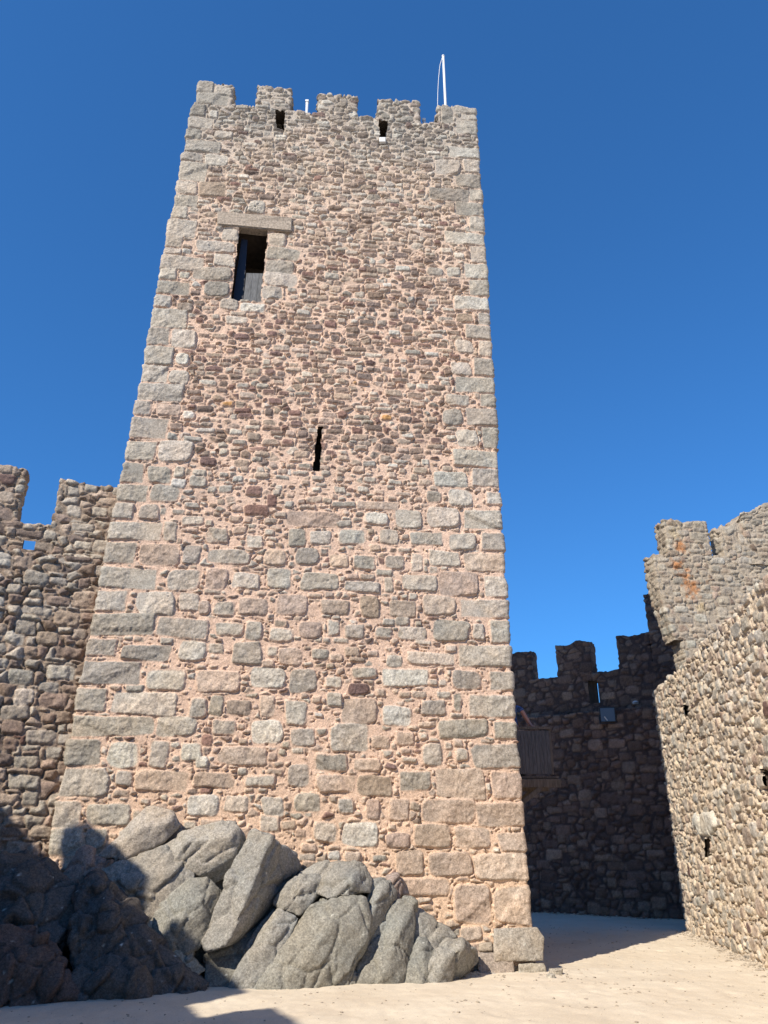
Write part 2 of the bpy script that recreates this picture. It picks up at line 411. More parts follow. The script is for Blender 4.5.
def box(bm, c, size, rot=None, bevel=0.0):
    mtx = Matrix.Translation(c) @ (rot.to_4x4() if rot is not None else Matrix.Identity(4)) @ Matrix.Diagonal((*size, 1))
    r = bmesh.ops.create_cube(bm, size=1, matrix=mtx)
    if bevel:
        ed = list({e for v in r['verts'] for e in v.link_edges})
        bmesh.ops.bevel(bm, geom=ed, offset=bevel, segments=2, affect='EDGES', profile=.6)
def bar(bm, a, b, w, h=None):
    a = Vector(a); b = Vector(b); h = h or w; dv = b - a
    box(bm, (a + b) / 2, (w, h, dv.length), dv.to_track_quat('Z', 'Y').to_matrix())
def tube(bm, pts, rad, seg=10):
    pts = [Vector(p) for p in pts]; rings = []
    for i, p in enumerate(pts):
        t = (pts[min(i + 1, len(pts) - 1)] - pts[max(i - 1, 0)]).normalized(); q = t.to_track_quat('Z', 'Y')
        rr = rad[i] if isinstance(rad, (list, tuple)) else rad
        rings.append([bm.verts.new(p + q @ Vector((rr * math.cos(2 * math.pi * k / seg), rr * math.sin(2 * math.pi * k / seg), 0))) for k in range(seg)])
    for a, b in zip(rings, rings[1:]):
        for k in range(seg): bm.faces.new((a[k], a[(k + 1) % seg], b[(k + 1) % seg], b[k]))
    bm.faces.new(rings[0][::-1]); bm.faces.new(rings[-1])
def finish(name, bm, mat, smooth=False):
    bmesh.ops.recalc_face_normals(bm, faces=bm.faces)
    me = bpy.data.meshes.new(name); bm.to_mesh(me); bm.free()
    if smooth: me.polygons.foreach_set('use_smooth', np.ones(len(me.polygons), bool))
    me.materials.append(mat); return bpy.data.objects.new(name, me)

# ------------------------------------------------------------------ ground
def sand_material():
    m, n, l, b = new_mat('pale_sand')
    b.inputs['Roughness'].default_value = 0.95; b.inputs['Specular IOR Level'].default_value = 0.15
    g = n.new('ShaderNodeNewGeometry')
    a = n.new('ShaderNodeTexNoise'); a.inputs['Scale'].default_value = .8; a.inputs['Detail'].default_value = 6; a.inputs['Roughness'].default_value = .6
    f = n.new('ShaderNodeTexNoise'); f.inputs['Scale'].default_value = 60; f.inputs['Detail'].default_value = 5; f.inputs['Roughness'].default_value = .8
    l.new(g.outputs['Position'], a.inputs['Vector']); l.new(g.outputs['Position'], f.inputs['Vector'])
    cr = n.new('ShaderNodeValToRGB'); e = cr.color_ramp.elements
    e[0].position = .32; e[0].color = (.57, .485, .375, 1); e[1].position = .68; e[1].color = (.665, .585, .465, 1)
    l.new(a.outputs['Fac'], cr.inputs[0])
    mr = n.new('ShaderNodeMapRange'); mr.inputs[1].default_value = .28; mr.inputs[2].default_value = .72; mr.inputs[3].default_value = .80; mr.inputs[4].default_value = 1.16
    l.new(f.outputs['Fac'], mr.inputs[0])
    vm = n.new('ShaderNodeVectorMath'); vm.operation = 'SCALE'; l.new(cr.outputs[0], vm.inputs[0]); l.new(mr.outputs[0], vm.inputs['Scale'])
    l.new(vm.outputs[0], b.inputs['Base Color'])
    bp = n.new('ShaderNodeBump'); bp.inputs['Strength'].default_value = .55; bp.inputs['Distance'].default_value = .012
    l.new(f.outputs['Fac'], bp.inputs['Height']); l.new(bp.outputs[0], b.inputs['Normal'])
    return m
M_SAND = sand_material()
def axis(lo, hi, step, far):
    c = list(np.arange(lo, hi, step)); s = step; a = c[-1]
    right = []; left = []
    while a < far: s *= 1.35; a += s; right.append(a)
    s = step; a = c[0]
    while a > -far: s *= 1.35; a -= s; left.append(a)
    return np.array(left[::-1] + c + right)
def ground_h(x, y):
    near = np.clip(1 - (np.hypot(x, y - 12) - 20) / 30, 0, 1)
    return (fbm(x, y, 2.6, 3, 71) * .035 + fbm(x, y, .5, 4, 72) * .020 + fbm(x, y, .11, 4, 73) * .012 - np.clip(fbm(x, y, .30, 2, 77) - .34, 0, 1) * .06) * near - .012
gx = axis(-6.5, 9.5, .035, 1500); gy = axis(7.5, 25, .05, 1500)
GX, GY = np.meshgrid(gx, gy)
GP = np.stack([GX, GY, ground_h(GX, GY)], -1)
go = grid_mesh('ground', GP, np.ones(GP.shape), M_SAND); link(go); tag(go, kind='structure')

# ------------------------------------------------------------------ the keep
LEFT = [tuz(*q) for q in [(200, 82), (190, 117), (178, 181), (163, 260), (146, 350), (127, 450), (107, 545), (94, 613), (78, 690), (65, 768), (56, 799), (50, 850)]]
RIGHT = [tuz(*q) for q in [(475, 108), (482, 196), (488, 296), (494, 390), (499.5, 487), (511, 667), (520, 770), (528, 880), (533, 926)]]
LEFT.sort(key=lambda q: q[1]); RIGHT.sort(key=lambda q: q[1])
lz, lu = np.array([q[1] for q in LEFT]), np.array([q[0] for q in LEFT]); rz, ru = np.array([q[1] for q in RIGHT]), np.array([q[0] for q in RIGHT])
def uL(z): return np.interp(z, lz, lu)
def uR(z): return np.interp(z, rz, ru)
def left_px(y): return np.interp(y, [82, 117, 181, 260, 350, 450, 545, 613, 690, 768, 850], [200, 190, 178, 163, 146, 127, 107, 94, 78, 65, 50])
def right_px(y): return np.interp(y, [108, 296, 487, 667, 770, 880, 926, 962, 977], [475, 488, 499.5, 511, 520, 528, 533, 543, 547])
BL = '''198 82 214 93 g|214 87 232 97 g|195 93 229 105 g|193 105 206 116.5 g|208 110 219 118 w|190 117 213 129 g|189 129 202 139 g|214 131 233 140 g|187 141 221 153 g|184 153 203 162 g|205 154 227 166 g|180 162 207 181 g|178 181 198 195 g|199 183 226 197 t|175 195 198 207 g|172 206 188 219 g|169 220 197 238 g|167 236 183 248 g|165 248 182 255 g|163 256 204 271 g|247 200.5 264 214 g|221 229 238 242 g|195 241 236 253 g|214 253 235 267 g|160 268 177 280 g|179 272 190 279 w|192 268 233 281 g|158 281 190 295 g|204 281 230 297 g|155 295 172 308 w|177 303 194 313 t|152 309 188 329 g|149 327 170 346 g|170 330 197 348 g|145 346 174 365 g|174 353 190 366 w|141 365 168 382.5 g|169 371 190 384 g|139 383.5 184 401.5 g|136 400 152 416 g|156 404 182 416 p|182 411 196 421 w|131 417 168.5 439 g|127.5 441 156 461 g|158 441 193 463 g|122 462 144 483 g|147 467 171 483 g|174 467 185 478 g|119 484 148 502 g|149 485 181 503 g|171 479 187 488 w|188 476 208 489 g|199 457 216 467 d|116 502 134 519 g|138 504 160 520 g|181 515 205 526 g|112 522 162 541 g|163 522 178 542 g|206 528 228 545 p|107 542 136 564 g|139 544 181 566 p|181 545 201 565 g|207 548 249 564 g|102 567 157 589 g|165 569 199 591 g|206 568 228 590 p|99 590 127 612 g|137 591 174 615 g|179 592 201 612 g|199 599 210 616 p|211 600 236 617 g|94 613 155 636 g|157 617 208 639 g|214 621 243 637 g|91 638 117 657 g|121 644 170 661 g|84 661 141 685 g|145 668 187 692 g|78 687 107 712 g|112 692 178 715 g|73 715 153 736 g|155 715 198 736.5 g|67 738 102 765 g|107 741 141 768 w|149 740 170 768 g|65 768 111 798 g|115 770 133 787 g|134 770 188 793 p|56 799 82 828 g|86 802 132 827 g|132 809 142 822 g|50 828 84 856 g|86 829 108 850 g
440 106 453 123 g|453 107 476 114 g|461 114 476 120 g|456 121 476 134.5 g|449 147 479 158.5 w|434 160 460 174 g|463 160 480 173 g|455 174 481.5 188 g|428 189 469 201 g|469 189 482 201 g|455 202 483 216 g|469 217 484 231.5 g|444 232 484.5 245 g|470 246 485.5 263 g|464 263.5 487.5 279.5 w|469 280 488 296 g|446 267 461 276.5 g|426 268 444 276 g|453.5 296.5 489 311 w|456 313 474 323 t|478 313 490 325 g|465 325 491 339.5 g|455 340 474 354.5 g|478 341 492 357 g|473 358 493 376.5 g|451.5 362 471 375 g|455 377 494 393 g|445 394 469 406 g|480 394 495 407 g|441 408 463 426 g|466 408 496 426 g|456 429 478 447 g|482 427 497 448 g|452 450 498 467.5 g|471 468.5 499 487 g|434 472 468 488 w|425 491 442 503 g|447 490 472 507 w|485 492 501 506 g|396 510 421 529 g|428 507 459 529 g|464 510 502.5 529 w|409 532 443 545 g|449 533 476 550.5 g|480 532 505 551.5 g|428 551 460 566 g|464 553 506 572 p|411 553 423 571.5 g|401 574 437 592 g|440 572 478 595 p|484 575.5 507.5 598 g|424 595 457 616.5 p|459.5 599 510 618.5 g|433 619 470 641.5 g|473 624 484 640 g|489 619.5 511 643.5 g|398 628 427 640 g|406 651 454 666 g|458.5 645 511 667 g|452.5 669 482 690 g|489 671 513.5 691 g|383.5 669 428 686 w|468 694 515 718 g|452 693 462 714 g|420 699 447 716 g|437 719 488 739 g|493 721 518 740 g|471 744 519 767 g|455 748 468 761 g|419.5 743 444 767 g|437 769 485.5 798 p|490 772 522 798.5 p|400 771 430 791 g|422 798 475 825 p|476 799.5 524 828 p|412.5 823 451 848 p|454 827 489.5 850 p|498 832 525 852 p|395 851 423 875 p|428 851 473 877 p|475 853 528 881 p|395 877 448 896 p|452 884 489.5 924 p|491.5 884 533 926 p|459 926 482 941 p|460 943 492 968 p
287 511 340 527 p|207 527 229 544 g|287 528 307 547 g|310 530 332 544 g|246 534 264 548 w|263 548 286.5 566.5 p|295 548 319 565 g|232 573 260.5 590 g|266 569 291 588 w|301 572 339 591 g|238 598 269 615 p|276 595 307 615 p|245 620 264 640 g|268 628 295 642 g|299 620 323 640 p|178 640 208 662 w|230 642 262 665 g|266 645 278 658 g|337 529 367 546 w|364 512 388 526 w|379 530 399 544 g|384 554 406 570 g|353 555 376 570 g|329 554 350 568 p|344 581 380 593 g|384 577 393 593 g|320 599 349 615 p|359 597 381 618 t|389 601 417 617 t|344 624 364.5 639 g|375 626 393 639 g|399 626 426 640 g|327 619 340 636 w|331 501 356 508 g|357 501 399 510 p|278 648 303 665 p|197 669 242 693 p|250 668 285 688 w|188 697 207 719 g|209 695 224 716 g|227 700 252 715 t|259 694 275 716 p|285 700 309 726 g|210.5 719 236 736 g|251.5 720 284 744 w|217 746 267 765 p|182 742 202 761 w|195 756 209 768 w|201 734 213.5 747 d|194 771 234 789 p|244 775 275 787.5 g|186 793 219 816 w|224 796 248 812 g|261 796 284 816 g|259 815 280 832 g|289 669 317 693 g|311 648 329 660 g|345 647 360 657 t|387 654 403 668 g|351 666 377 679 g|348 683 370 695 d|324 676 342 688 g|327 692 342 707 g|342 699 377.5 723 p|381.5 705 412 727 w|328 724 368 752 g|289 729 315 747 g|371 735 390 749 t|395 731 415 746 t|314 754 348 773 g|352 758 381.5 773 p|315 774 355 793 p|356 775 393 797 t|285 763 310 788 g|294 793 322 812 g|337 797 354 814 g|364 798 380.5 819 p|386.5 796 411 820 p|313 821 339 843 g|340 821 378 848 w|385 832 410 848 p
268 234 287 247 g|266.5 248 300 260.5 g|264.5 260.5 294 274 g|263 273 298 286 g|261.5 286.5 283 299.5 g|239 303 266 313 w|219 299 239 310 g|225 316 248 325 g|246 485 262 497 d|267 495 277 507 d|244 505 270 516 d|324 520 352 527 g'''
blocks = []
for t in BL.replace('\n', '|').split('|'):
    p = t.split(); xa, ya, xb, yb = map(float, p[:4]); xm, ym = (xa + xb) / 2, (ya + yb) / 2
    u0_, _ = tuz(xa, ym); u1_, _ = tuz(xb, ym); _, zt = tuz(xm, ya); _, zb = tuz(xm, yb)
    edge = False
    if xa - left_px(ym) < 7: u0_ = float(uL((zt + zb) / 2)) - (.10 + .25 * ((int(ya) * 7) % 5) / 4); edge = True
    if right_px(ym) - xb < 7: u1_ = float(uR((zt + zb) / 2)) + (.10 + .3 * ((int(ya) * 7) % 5) / 4); edge = True
    blocks.append((u0_, zb, u1_, zt, p[4], .03) if (edge and zb > 3.2) else (u0_, zb, u1_, zt, p[4]))
def tmix(z):
    if z > 13: return {'g': 3.4, 'w': .8, 'p': 2.4, 't': 2.0, 'b': 1.8, 'd': .5}
    if z > 8: return {'g': 1.6, 'w': .45, 'p': 1.5, 't': 1.8, 'b': 3.4, 'd': 1.6, 'o': .02}
    return {'g': 3, 'w': .6, 'p': 3, 't': 1.5, 'b': .8, 'd': .5}
def tmort(Z):
    k = np.clip((Z - 11) / 5, 0, 1)[..., None]; k2 = np.clip((3.2 - Z) / 2.5, 0, 1)[..., None]
    a = np.array([.55, .395, .30]); b = np.array([.48, .385, .305]); c = np.array([.57, .41, .29])
    return (a * (1 - k) + b * k) * (1 - k2) + c * k2
blocks += scatter(77, 3000, -7.6, .3, 8.3, 17.6, (.15, .36), (.09, .17), tmix, blocks)
blocks += scatter(78, 2500, -7.4, .3, .0, 8.3, (.13, .30), (.09, .17), lambda z: {'g': 3, 'p': 3, 't': 2, 'w': .5}, blocks)
m_keep = masonry(-8.0, .8, -.2, 18.3, .010, 5, .13, .215, tmix, tmort, gap=(.002, .024), prot=(.008, .040), bury=lambda z: .22 if z > 13 else (.32 if z > 8.2 else .52), wear=.015,
                 blocks=blocks, zone=lambda z: (1.05, 1.3) if z > 13 else ((1.0, 1.0) if z > 8 else (.75, .8)), void=.17, smear=.9, edgew=.008, block_prot=(.014, .036))
wz = np.clip((m_keep.Z - 15.2 + fbm(m_keep.X, m_keep.Z, .7, 4, 301) * 1.3) / 1.6, 0, 1) * .55
wz = np.clip(wz + np.clip(fbm(m_keep.X * 4, m_keep.Z * .55, .6, 4, 303) - .30, 0, 1) * .8 * np.clip((m_keep.Z - 11) / 5, 0, 1), 0, .8)[..., None].astype(np.float32)
gr_ = m_keep.c.mean(-1, keepdims=True) * np.array([.80, .775, .70], np.float32)
m_keep.c = m_keep.c * (1 - wz) + gr_ * wz
sx_, sz_ = tuz(255.5, 207.5); dX, dZ = m_keep.X - sx_, m_keep.Z - sz_; rr_ = np.hypot(dX, dZ)
for a_ in (0, 45, 90, 135):
    t_ = math.radians(a_ + 8); dl_ = np.abs(dX * math.sin(t_) - dZ * math.cos(t_)); m_keep.h -= (np.clip(1 - dl_ / .016, 0, 1) * (rr_ < .12) * .02).astype(np.float32)
WIN = [tuz(*q) for q in [(239.5, 226), (268, 229), (260, 302), (231, 300)]]
SLIT = [tuz(*q) for q in [(317.2, 427), (322, 427), (319, 471), (312.5, 471)]]
SL1 = [tuz(*q) for q in [(275, 110), (285, 111), (283.6, 130), (276.5, 129.5)]]
SL2 = [tuz(*q) for q in [(378.2, 119.5), (387.6, 120.5), (385.6, 141), (379.4, 140.5)]]
def inpoly(poly):
    s0 = sum((poly[i][0] * poly[(i + 1) % 4][1] - poly[(i + 1) % 4][0] * poly[i][1]) for i in range(4))
    def f(U, V):
        r = np.ones(U.shape, bool); Uw = U + .03 * fbm(U, V, .1, 2, 4); Vw = V + .02 * fbm(U, V, .1, 2, 6)
        for i in range(4):
            ax, az = poly[i]; bx, bz = poly[(i + 1) % 4]
            r &= (((bx - ax) * (Vw - az) - (bz - az) * (Uw - ax)) * s0 > 0)
        return r
    return f
UN0 = -7.19
def kwarp(s, Z, L):
    fr = s / L; u = uL(Z) + (uR(Z) - uL(Z)) * fr
    return u - UN0, u
KA = TP + TD * UN0
ZTOP = 17.07
keep = empty('castle_keep', (float(TP[0] + TD[0] * -3.6), float(TP[1] + TD[1] * -3.6), 0))
tag(keep, 'tall square stone keep with battlements, a lintelled window high up and a narrow slit', 'tower')
o = wall_block('tower_wall', KA, TP, 6.6, -.15, ZTOP, m_keep, M_WALL, fine=.0115, coarse=.15, fine_end=False, u0=0, warp=kwarp,
               holes=[inpoly(WIN), inpoly(SLIT), inpoly(SL1), inpoly(SL2)], crumble=.03, vstep=.0125)
link(o); sub(o, keep)
M_DARK = plain('shade_dark_stone', (.085, .065, .05), .95, noise=.3, nscale=9, bump=.8)  # dark stone colour carries the shade inside openings and holes
def kp(u, z, o=0.0):                 # world point on the keep front, o metres in front of it
    q = TP + TD * u + TN * o; return Vector((q[0], q[1], z))
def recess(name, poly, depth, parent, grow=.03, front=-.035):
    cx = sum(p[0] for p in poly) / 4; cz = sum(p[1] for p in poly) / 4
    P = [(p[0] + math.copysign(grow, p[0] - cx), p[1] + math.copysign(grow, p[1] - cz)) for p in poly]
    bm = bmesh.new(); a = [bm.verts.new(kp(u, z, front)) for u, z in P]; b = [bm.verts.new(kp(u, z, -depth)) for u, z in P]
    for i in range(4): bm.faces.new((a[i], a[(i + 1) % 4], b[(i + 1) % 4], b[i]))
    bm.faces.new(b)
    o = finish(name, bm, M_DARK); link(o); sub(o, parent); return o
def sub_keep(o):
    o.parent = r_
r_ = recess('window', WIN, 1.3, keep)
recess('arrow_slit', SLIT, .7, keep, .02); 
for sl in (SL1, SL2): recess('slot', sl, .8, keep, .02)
# lintel
M_LINTEL = plain('lintel_granite', (.30, .25, .20), .92, noise=.4, nscale=30, bump=1.0)
lp = [tuz(*q) for q in [(217.5, 213), (292.5, 220), (291.5, 233.5), (217.5, 226.5)]]
bm = bmesh.new(); fr = [bm.verts.new(kp(u, z, .075)) for u, z in lp]; bk = [bm.verts.new(kp(u, z, -.16)) for u, z in lp]
bm.faces.new(fr); bm.faces.new(bk[::-1])
for i in range(4): bm.faces.new((fr[i], bk[i], bk[(i + 1) % 4], fr[(i + 1) % 4]))
bmesh.ops.recalc_face_normals(bm, faces=bm.faces)
bmesh.ops.bevel(bm, geom=list(bm.edges), offset=.018, segments=2, affect='EDGES')
bmesh.ops.triangulate(bm, faces=bm.faces)
for _ in range(3): bmesh.ops.subdivide_edges(bm, edges=[e for e in bm.edges if e.calc_length() > .05], cuts=1)
for v in bm.verts:
    q = np.array([[v.co.x, v.co.y, v.co.z]]); dz = float(fbm3(q, .18, 3, 2)[0]) * .022
    v.co += Vector((TN[0], TN[1], 0)) * dz + Vector((0, 0, float(fbm3(q + 5, .25, 3, 3)[0]) * .02))
o = finish('lintel', bm, M_LINTEL); link(o); sub(o, keep)
# boards in the window
M_GREYWOOD = plain('grey_weathered_boards', (.105, .108, .112), .8, noise=.5, nscale=14, bump=.4, stretch=(6, 6, .6))
M_BLUEDOOR = plain('dark_blue_leaf', (.006, .008, .020), .6, noise=.2, nscale=9)
bm = bmesh.new()
bq = [tuz(*q) for q in [(246, 269), (265.5, 269.5), (262, 304), (242, 304)]]
for k in range(3):
    t0, t1 = k / 3 + .006, (k + 1) / 3 - .006
    def lerp(a, b, t): return (a[0] + (b[0] - a[0]) * t, a[1] + (b[1] - a[1]) * t)
    q = [lerp(bq[0], bq[1], t0), lerp(bq[0], bq[1], t1), lerp(bq[3], bq[2], t1), lerp(bq[3], bq[2], t0)]
    fr = [bm.verts.new(kp(u, z, -.12)) for u, z in q]; bk = [bm.verts.new(kp(u, z, -.155)) for u, z in q]
    bm.faces.new(fr); bm.faces.new(bk[::-1])
    for i in range(4): bm.faces.new((fr[i], bk[i], bk[(i + 1) % 4], fr[(i + 1) % 4]))
o = finish('shutter', bm, M_GREYWOOD); link(o); sub_keep(o); 
bm = bmesh.new(); q = [tuz(*p) for p in [(241, 232), (247, 233), (242, 304), (231, 302)]]
for a, bb in ((-.20, -.24),):
    fr = [bm.verts.new(kp(u, z, a)) for u, z in q]; bk = [bm.verts.new(kp(u, z, bb)) for u, z in q]
    bm.faces.new(fr); bm.faces.new(bk[::-1])
    for i in range(4): bm.faces.new((fr[i], bk[i], bk[(i + 1) % 4], fr[(i + 1) % 4]))
o = finish('door_leaf', bm, M_BLUEDOOR); link(o); sub_keep(o)
# merlons of the keep
for (xa, xb, yt) in [(198.5, 234, 83), (258.5, 292, 87), (319, 357, 94), (378.5, 419, 100), (438.5, 475.5, 107)]:
    ua, zt = tuz(xa, yt); ub, zt2 = tuz(xb, yt)
    if xa < 200: ua = float(uL(17.5))
    if xb > 475: ub = float(uR(17.5))
    A_ = TP + TD * ua + TN * .004; B_ = TP + TD * ub + TN * .004
    o = wall_block('merlon', A_, B_, .62, ZTOP - .05, (zt + zt2) / 2 - .03, m_keep, M_WALL, fine=.0155, coarse=.03, u0=ua, crumble=.028)
    link(o); sub(o, keep)
# the corner stones at the foot of the keep
def rock_from_points(name, pts, voxel=.03, smooth=5, amp=.03, seed=1, col=(.25, .235, .20), mat=None, cracks=(), parent=None, scale=.35, craggy=0):
    bm = bmesh.new(); vs = [bm.verts.new(p) for p in pts]
    r = bmesh.ops.convex_hull(bm, input=vs)
    bmesh.ops.delete(bm, geom=[g for g in r['geom_interior'] if isinstance(g, bmesh.types.BMVert)], context='VERTS')
    bmesh.ops.recalc_face_normals(bm, faces=bm.faces)
    me = bpy.data.meshes.new(name); bm.to_mesh(me); bm.free()
    o = bpy.data.objects.new(name, me); COL.objects.link(o)
    md = o.modifiers.new('r', 'REMESH'); md.mode = 'VOXEL'; md.voxel_size = voxel
    if smooth: smooth = max(1, smooth // 2); sm = o.modifiers.new('s', 'SMOOTH'); sm.iterations = smooth; sm.factor = .6
    dg = bpy.context.evaluated_depsgraph_get(); me2 = bpy.data.meshes.new_from_object(o.evaluated_get(dg))
    o.modifiers.clear(); o.data = me2; bpy.data.meshes.remove(me); me2.name = name
    n = len(me2.vertices); P = np.zeros(n * 3, np.float32); me2.vertices.foreach_get('co', P); P = P.reshape(-1, 3)
    Nn = np.zeros(n * 3, np.float32); me2.vertices.foreach_get('normal', Nn); Nn = Nn.reshape(-1, 3)
    big = fbm3(P, scale, 4, seed); fine = fbm3(P, .07, 3, seed + 5)
    rid = np.abs(fbm3(P * np.array([1, 1, .55]), scale * .9, 3, seed + 11))
    crack = -np.exp(-(rid / .018) ** 2) * .018
    cmask = np.zeros(n, np.float32)
    for (a, b_, wd, dp) in cracks:     # crack lines given as two points on the rock
        a = np.array(a); b_ = np.array(b_); dv = b_ - a; t = np.clip(((P - a) @ dv) / (dv @ dv), 0, 1)
        q = P - (a + t[:, None] * dv); dd = np.sqrt(q[:, 0] ** 2 + q[:, 2] ** 2) + np.abs(fbm3(P, .15, 2, 9)) * .03
        crack = crack - np.exp(-(dd / wd) ** 2) * dp
    strat = P @ np.array([.62, .25, -.74]); sd_ = fbm3(P, .5, 2, seed + 61) * .12
    ter = (((strat + sd_) / .17) % 1.0); ter = np.minimum(ter, (1 - ter) * 4) - .4
    # joints and flat broken faces, the joints dipping to the lower left as in the outcrop
    ca, sa = math.cos(.95), math.sin(.95); Q = np.stack([P[:, 0] * ca + P[:, 2] * sa, P[:, 1], -P[:, 0] * sa + P[:, 2] * ca], 1) + (fbm3(P, .3, 3, seed + 90) * .05)[:, None]
    cs_ = .42 if not craggy else .34
    e_, r_id, of_ = worley3(Q / np.array([cs_ * 1.7, cs_, cs_]), seed % 7)
    jn = -np.exp(-(e_ / .045) ** 2) * (.030 + .02 * craggy)
    rnd = np.stack([np.cos(r_id * 40), np.sin(r_id * 91), np.cos(r_id * 57)], 1)
    fcs = (of_ * rnd).sum(1) * (.035 + .06 * craggy) + (r_id - .5) * (.03 + .10 * craggy)
    if amp > .015: big = big + (jn + fcs) / amp
    P2 = P + Nn * (big * amp + fine * .010 + crack + ter * amp * .28 + (.5 - np.abs(fbm3(P, .16, 3, seed + 71))) * amp * .45)[:, None]
    me2.vertices.foreach_set('co', P2.reshape(-1)); me2.polygons.foreach_set('use_smooth', np.ones(len(me2.polygons), bool)); me2.update()
    c = np.array(col)[None, :] * (1 + .22 * fbm3(P, .6, 4, seed + 20) + .16 * fbm3(P, .09, 3, seed + 30))[:, None]
    warm = fbm3(P, .4, 3, seed + 40)[:, None]; c = c * (1 + warm * np.array([.14, .03, -.10]))
    lichen = np.clip((fbm3(P, .05, 2, seed + 50) - .50) * 12, 0, 1)[:, None]
    c = c * (1 - lichen) + np.array([.52, .52, .46]) * lichen
    a = me2.color_attributes.new('stone_colour', 'FLOAT_COLOR', 'POINT')
    a.data.foreach_set('color', np.concatenate([np.clip(c, .02, .8), np.ones((n, 1))], 1).astype(np.float32).reshape(-1))
    me2.materials.clear(); me2.materials.append(mat or M_ROCK)
    if parent is not None: sub(o, parent)
    return o
def hull_px(front, back=-.35, inset=.85):
    """front: (x, y, metres in front of the keep's face); the same outline set back closes the solid"""
    front = [(x, y, o_) for x, y, o_ in front]; out = []; cx = sum(p[0] for p in front) / len(front); cy = sum(p[1] for p in front) / len(front)
    for x, y, o_ in front:
        x = cx + (x - cx) * 1.06; y = cy + (y - cy) * 1.05 if y < 982 else y
        out.append(tuple(toff(x, y, o_)))
        q = toff(cx + (x - cx) * inset, cy + (y - cy) * inset, min(back, o_ - .3)); out.append(tuple(q))
        if y > 982:
            g = toff(x, y, o_); out.append((g[0], g[1], -.25))
    return out
for pts, c_ in (([(494.5, 929, .10), (536, 928, .10), (543, 938, .13), (542, 960, .13), (495, 961, .14), (500, 950, .15)], (.33, .295, .25)),
                ([(519, 964, .16), (544, 963, .15), (547, 977, .17), (519, 976, .19)], (.31, .28, .23)),
                ([(479, 953, .10), (512, 954, .10), (514, 974, .16), (479, 976, .16)], (.33, .27, .22)),
                ([(478.5, 943, .06), (491.5, 943, .06), (492, 951, .08), (479, 951, .08)], (.34, .30, .25))):
    o = rock_from_points('foundation_stone', hull_px(pts), .022, 3, .014, 7 + int(pts[0][0]), c_, scale=.2); sub(o, keep)

# ------------------------------------------------------------------ rocks at the foot of the keep
G_ = (.27, .258, .22)
def boulder(label, front, col=G_, seed=1, cracks=(), smooth=4, amp=.03, name='granite_boulder', back=-.3, voxel=.026, group='granite boulders heaped at the foot of the keep', scale=.35, craggy=0):
    cr = [(tuple(toff(*a)), tuple(toff(*b)), w_, d_) for a, b, w_, d_ in cracks]
    o = rock_from_points(name, hull_px(front, back), voxel, smooth, amp, seed, col, cracks=cr, scale=scale, craggy=craggy)
    tag(o, label, 'rock', group); return o
boulder('narrow grey slab leaning up to the left, highest rock against the keep', [(100, 856, .40), (118, 838, .42), (146, 808, .34), (152, 806, .36), (172, 812, .38), (180, 827, .32), (164, 842, .45), (126, 861, .50), (140, 830, .55), (168, 822, .5)], (0.347, 0.306, 0.260), 3, cracks=[((158, 815, .5), (148, 835, .5), .012, .02)])
boulder('large pale blocky boulder with an undercut lower right corner', [(165, 848, .45), (184, 830, .5), (225, 822, .5), (240, 828, .5), (246, 838, .38), (243, 858, .32), (226, 887, .25), (200, 874, .62), (170, 868, .66), (188, 842, .72), (228, 838, .7), (232, 855, .62)], (0.315, 0.286, 0.244), 4, cracks=[((206, 862, .7), (232, 846, .7), .02, .03)])
boulder('wide grey boulder under the leaning slab, half in shadow', [(98, 872, .50), (128, 859, .55), (166, 845, .55), (196, 868, .62), (192, 880, .68), (168, 905, .76), (148, 920, .78), (116, 898, .72), (140, 880, .80), (170, 872, .76)], (0.283, 0.260, 0.224), 5, cracks=[((104, 880, .8), (142, 866, .8), .02, .03), ((120, 900, .8), (160, 880, .8), .014, .02)])
boulder('rounded lichen-speckled boulder beside the leaning slab', [(148, 916, .72), (168, 897, .82), (190, 880, .84), (206, 879, .80), (221, 892, .74), (215, 915, .80), (206, 938, .88), (188, 960, .94), (160, 938, .88), (185, 912, 1.02), (200, 900, .98)], (0.24, 0.228, 0.195), 6, amp=.035)
boulder('tall slanting slab with one bright face and one brown shaded face', [(253, 833, .75), (271, 838, .95), (293, 856, .25), (297, 868, .22), (276, 902, .25), (243, 938, .45), (250, 892, 1.12), (228, 944, 1.18), (208, 950, 1.10), (203, 941, 1.02), (217, 908, .96), (233, 868, .88)], (0.273, 0.255, 0.224), 7, smooth=3, cracks=[((236, 882, 1.0), (256, 878, 1.1), .012, .02)])
boulder('grey knuckle of rock topping the long diagonal ridge', [(276, 903, .70), (287, 885, .72), (299, 873, .66), (316, 874, .60), (325, 880, .60), (318, 896, .72), (300, 917, .84), (284, 911, .86), (300, 888, .86)], (0.252, 0.240, 0.213), 8)
boulder('small rounded cap of rock above the great central boulder', [(318, 893, .78), (324, 878, .72), (336, 864, .62), (352, 862, .60), (364, 866, .6), (372, 879, .62), (371, 893, .74), (350, 897, .92), (328, 899, .92), (350, 880, .9)], (0.252, 0.240, 0.213), 9)
boulder('low grey shelf of rock behind the rounded cap', [(300, 874, .40), (318, 864, .36), (335, 861, .34), (352, 862, .34), (345, 876, .5), (322, 886, .55)], (0.283, 0.266, 0.234), 10)
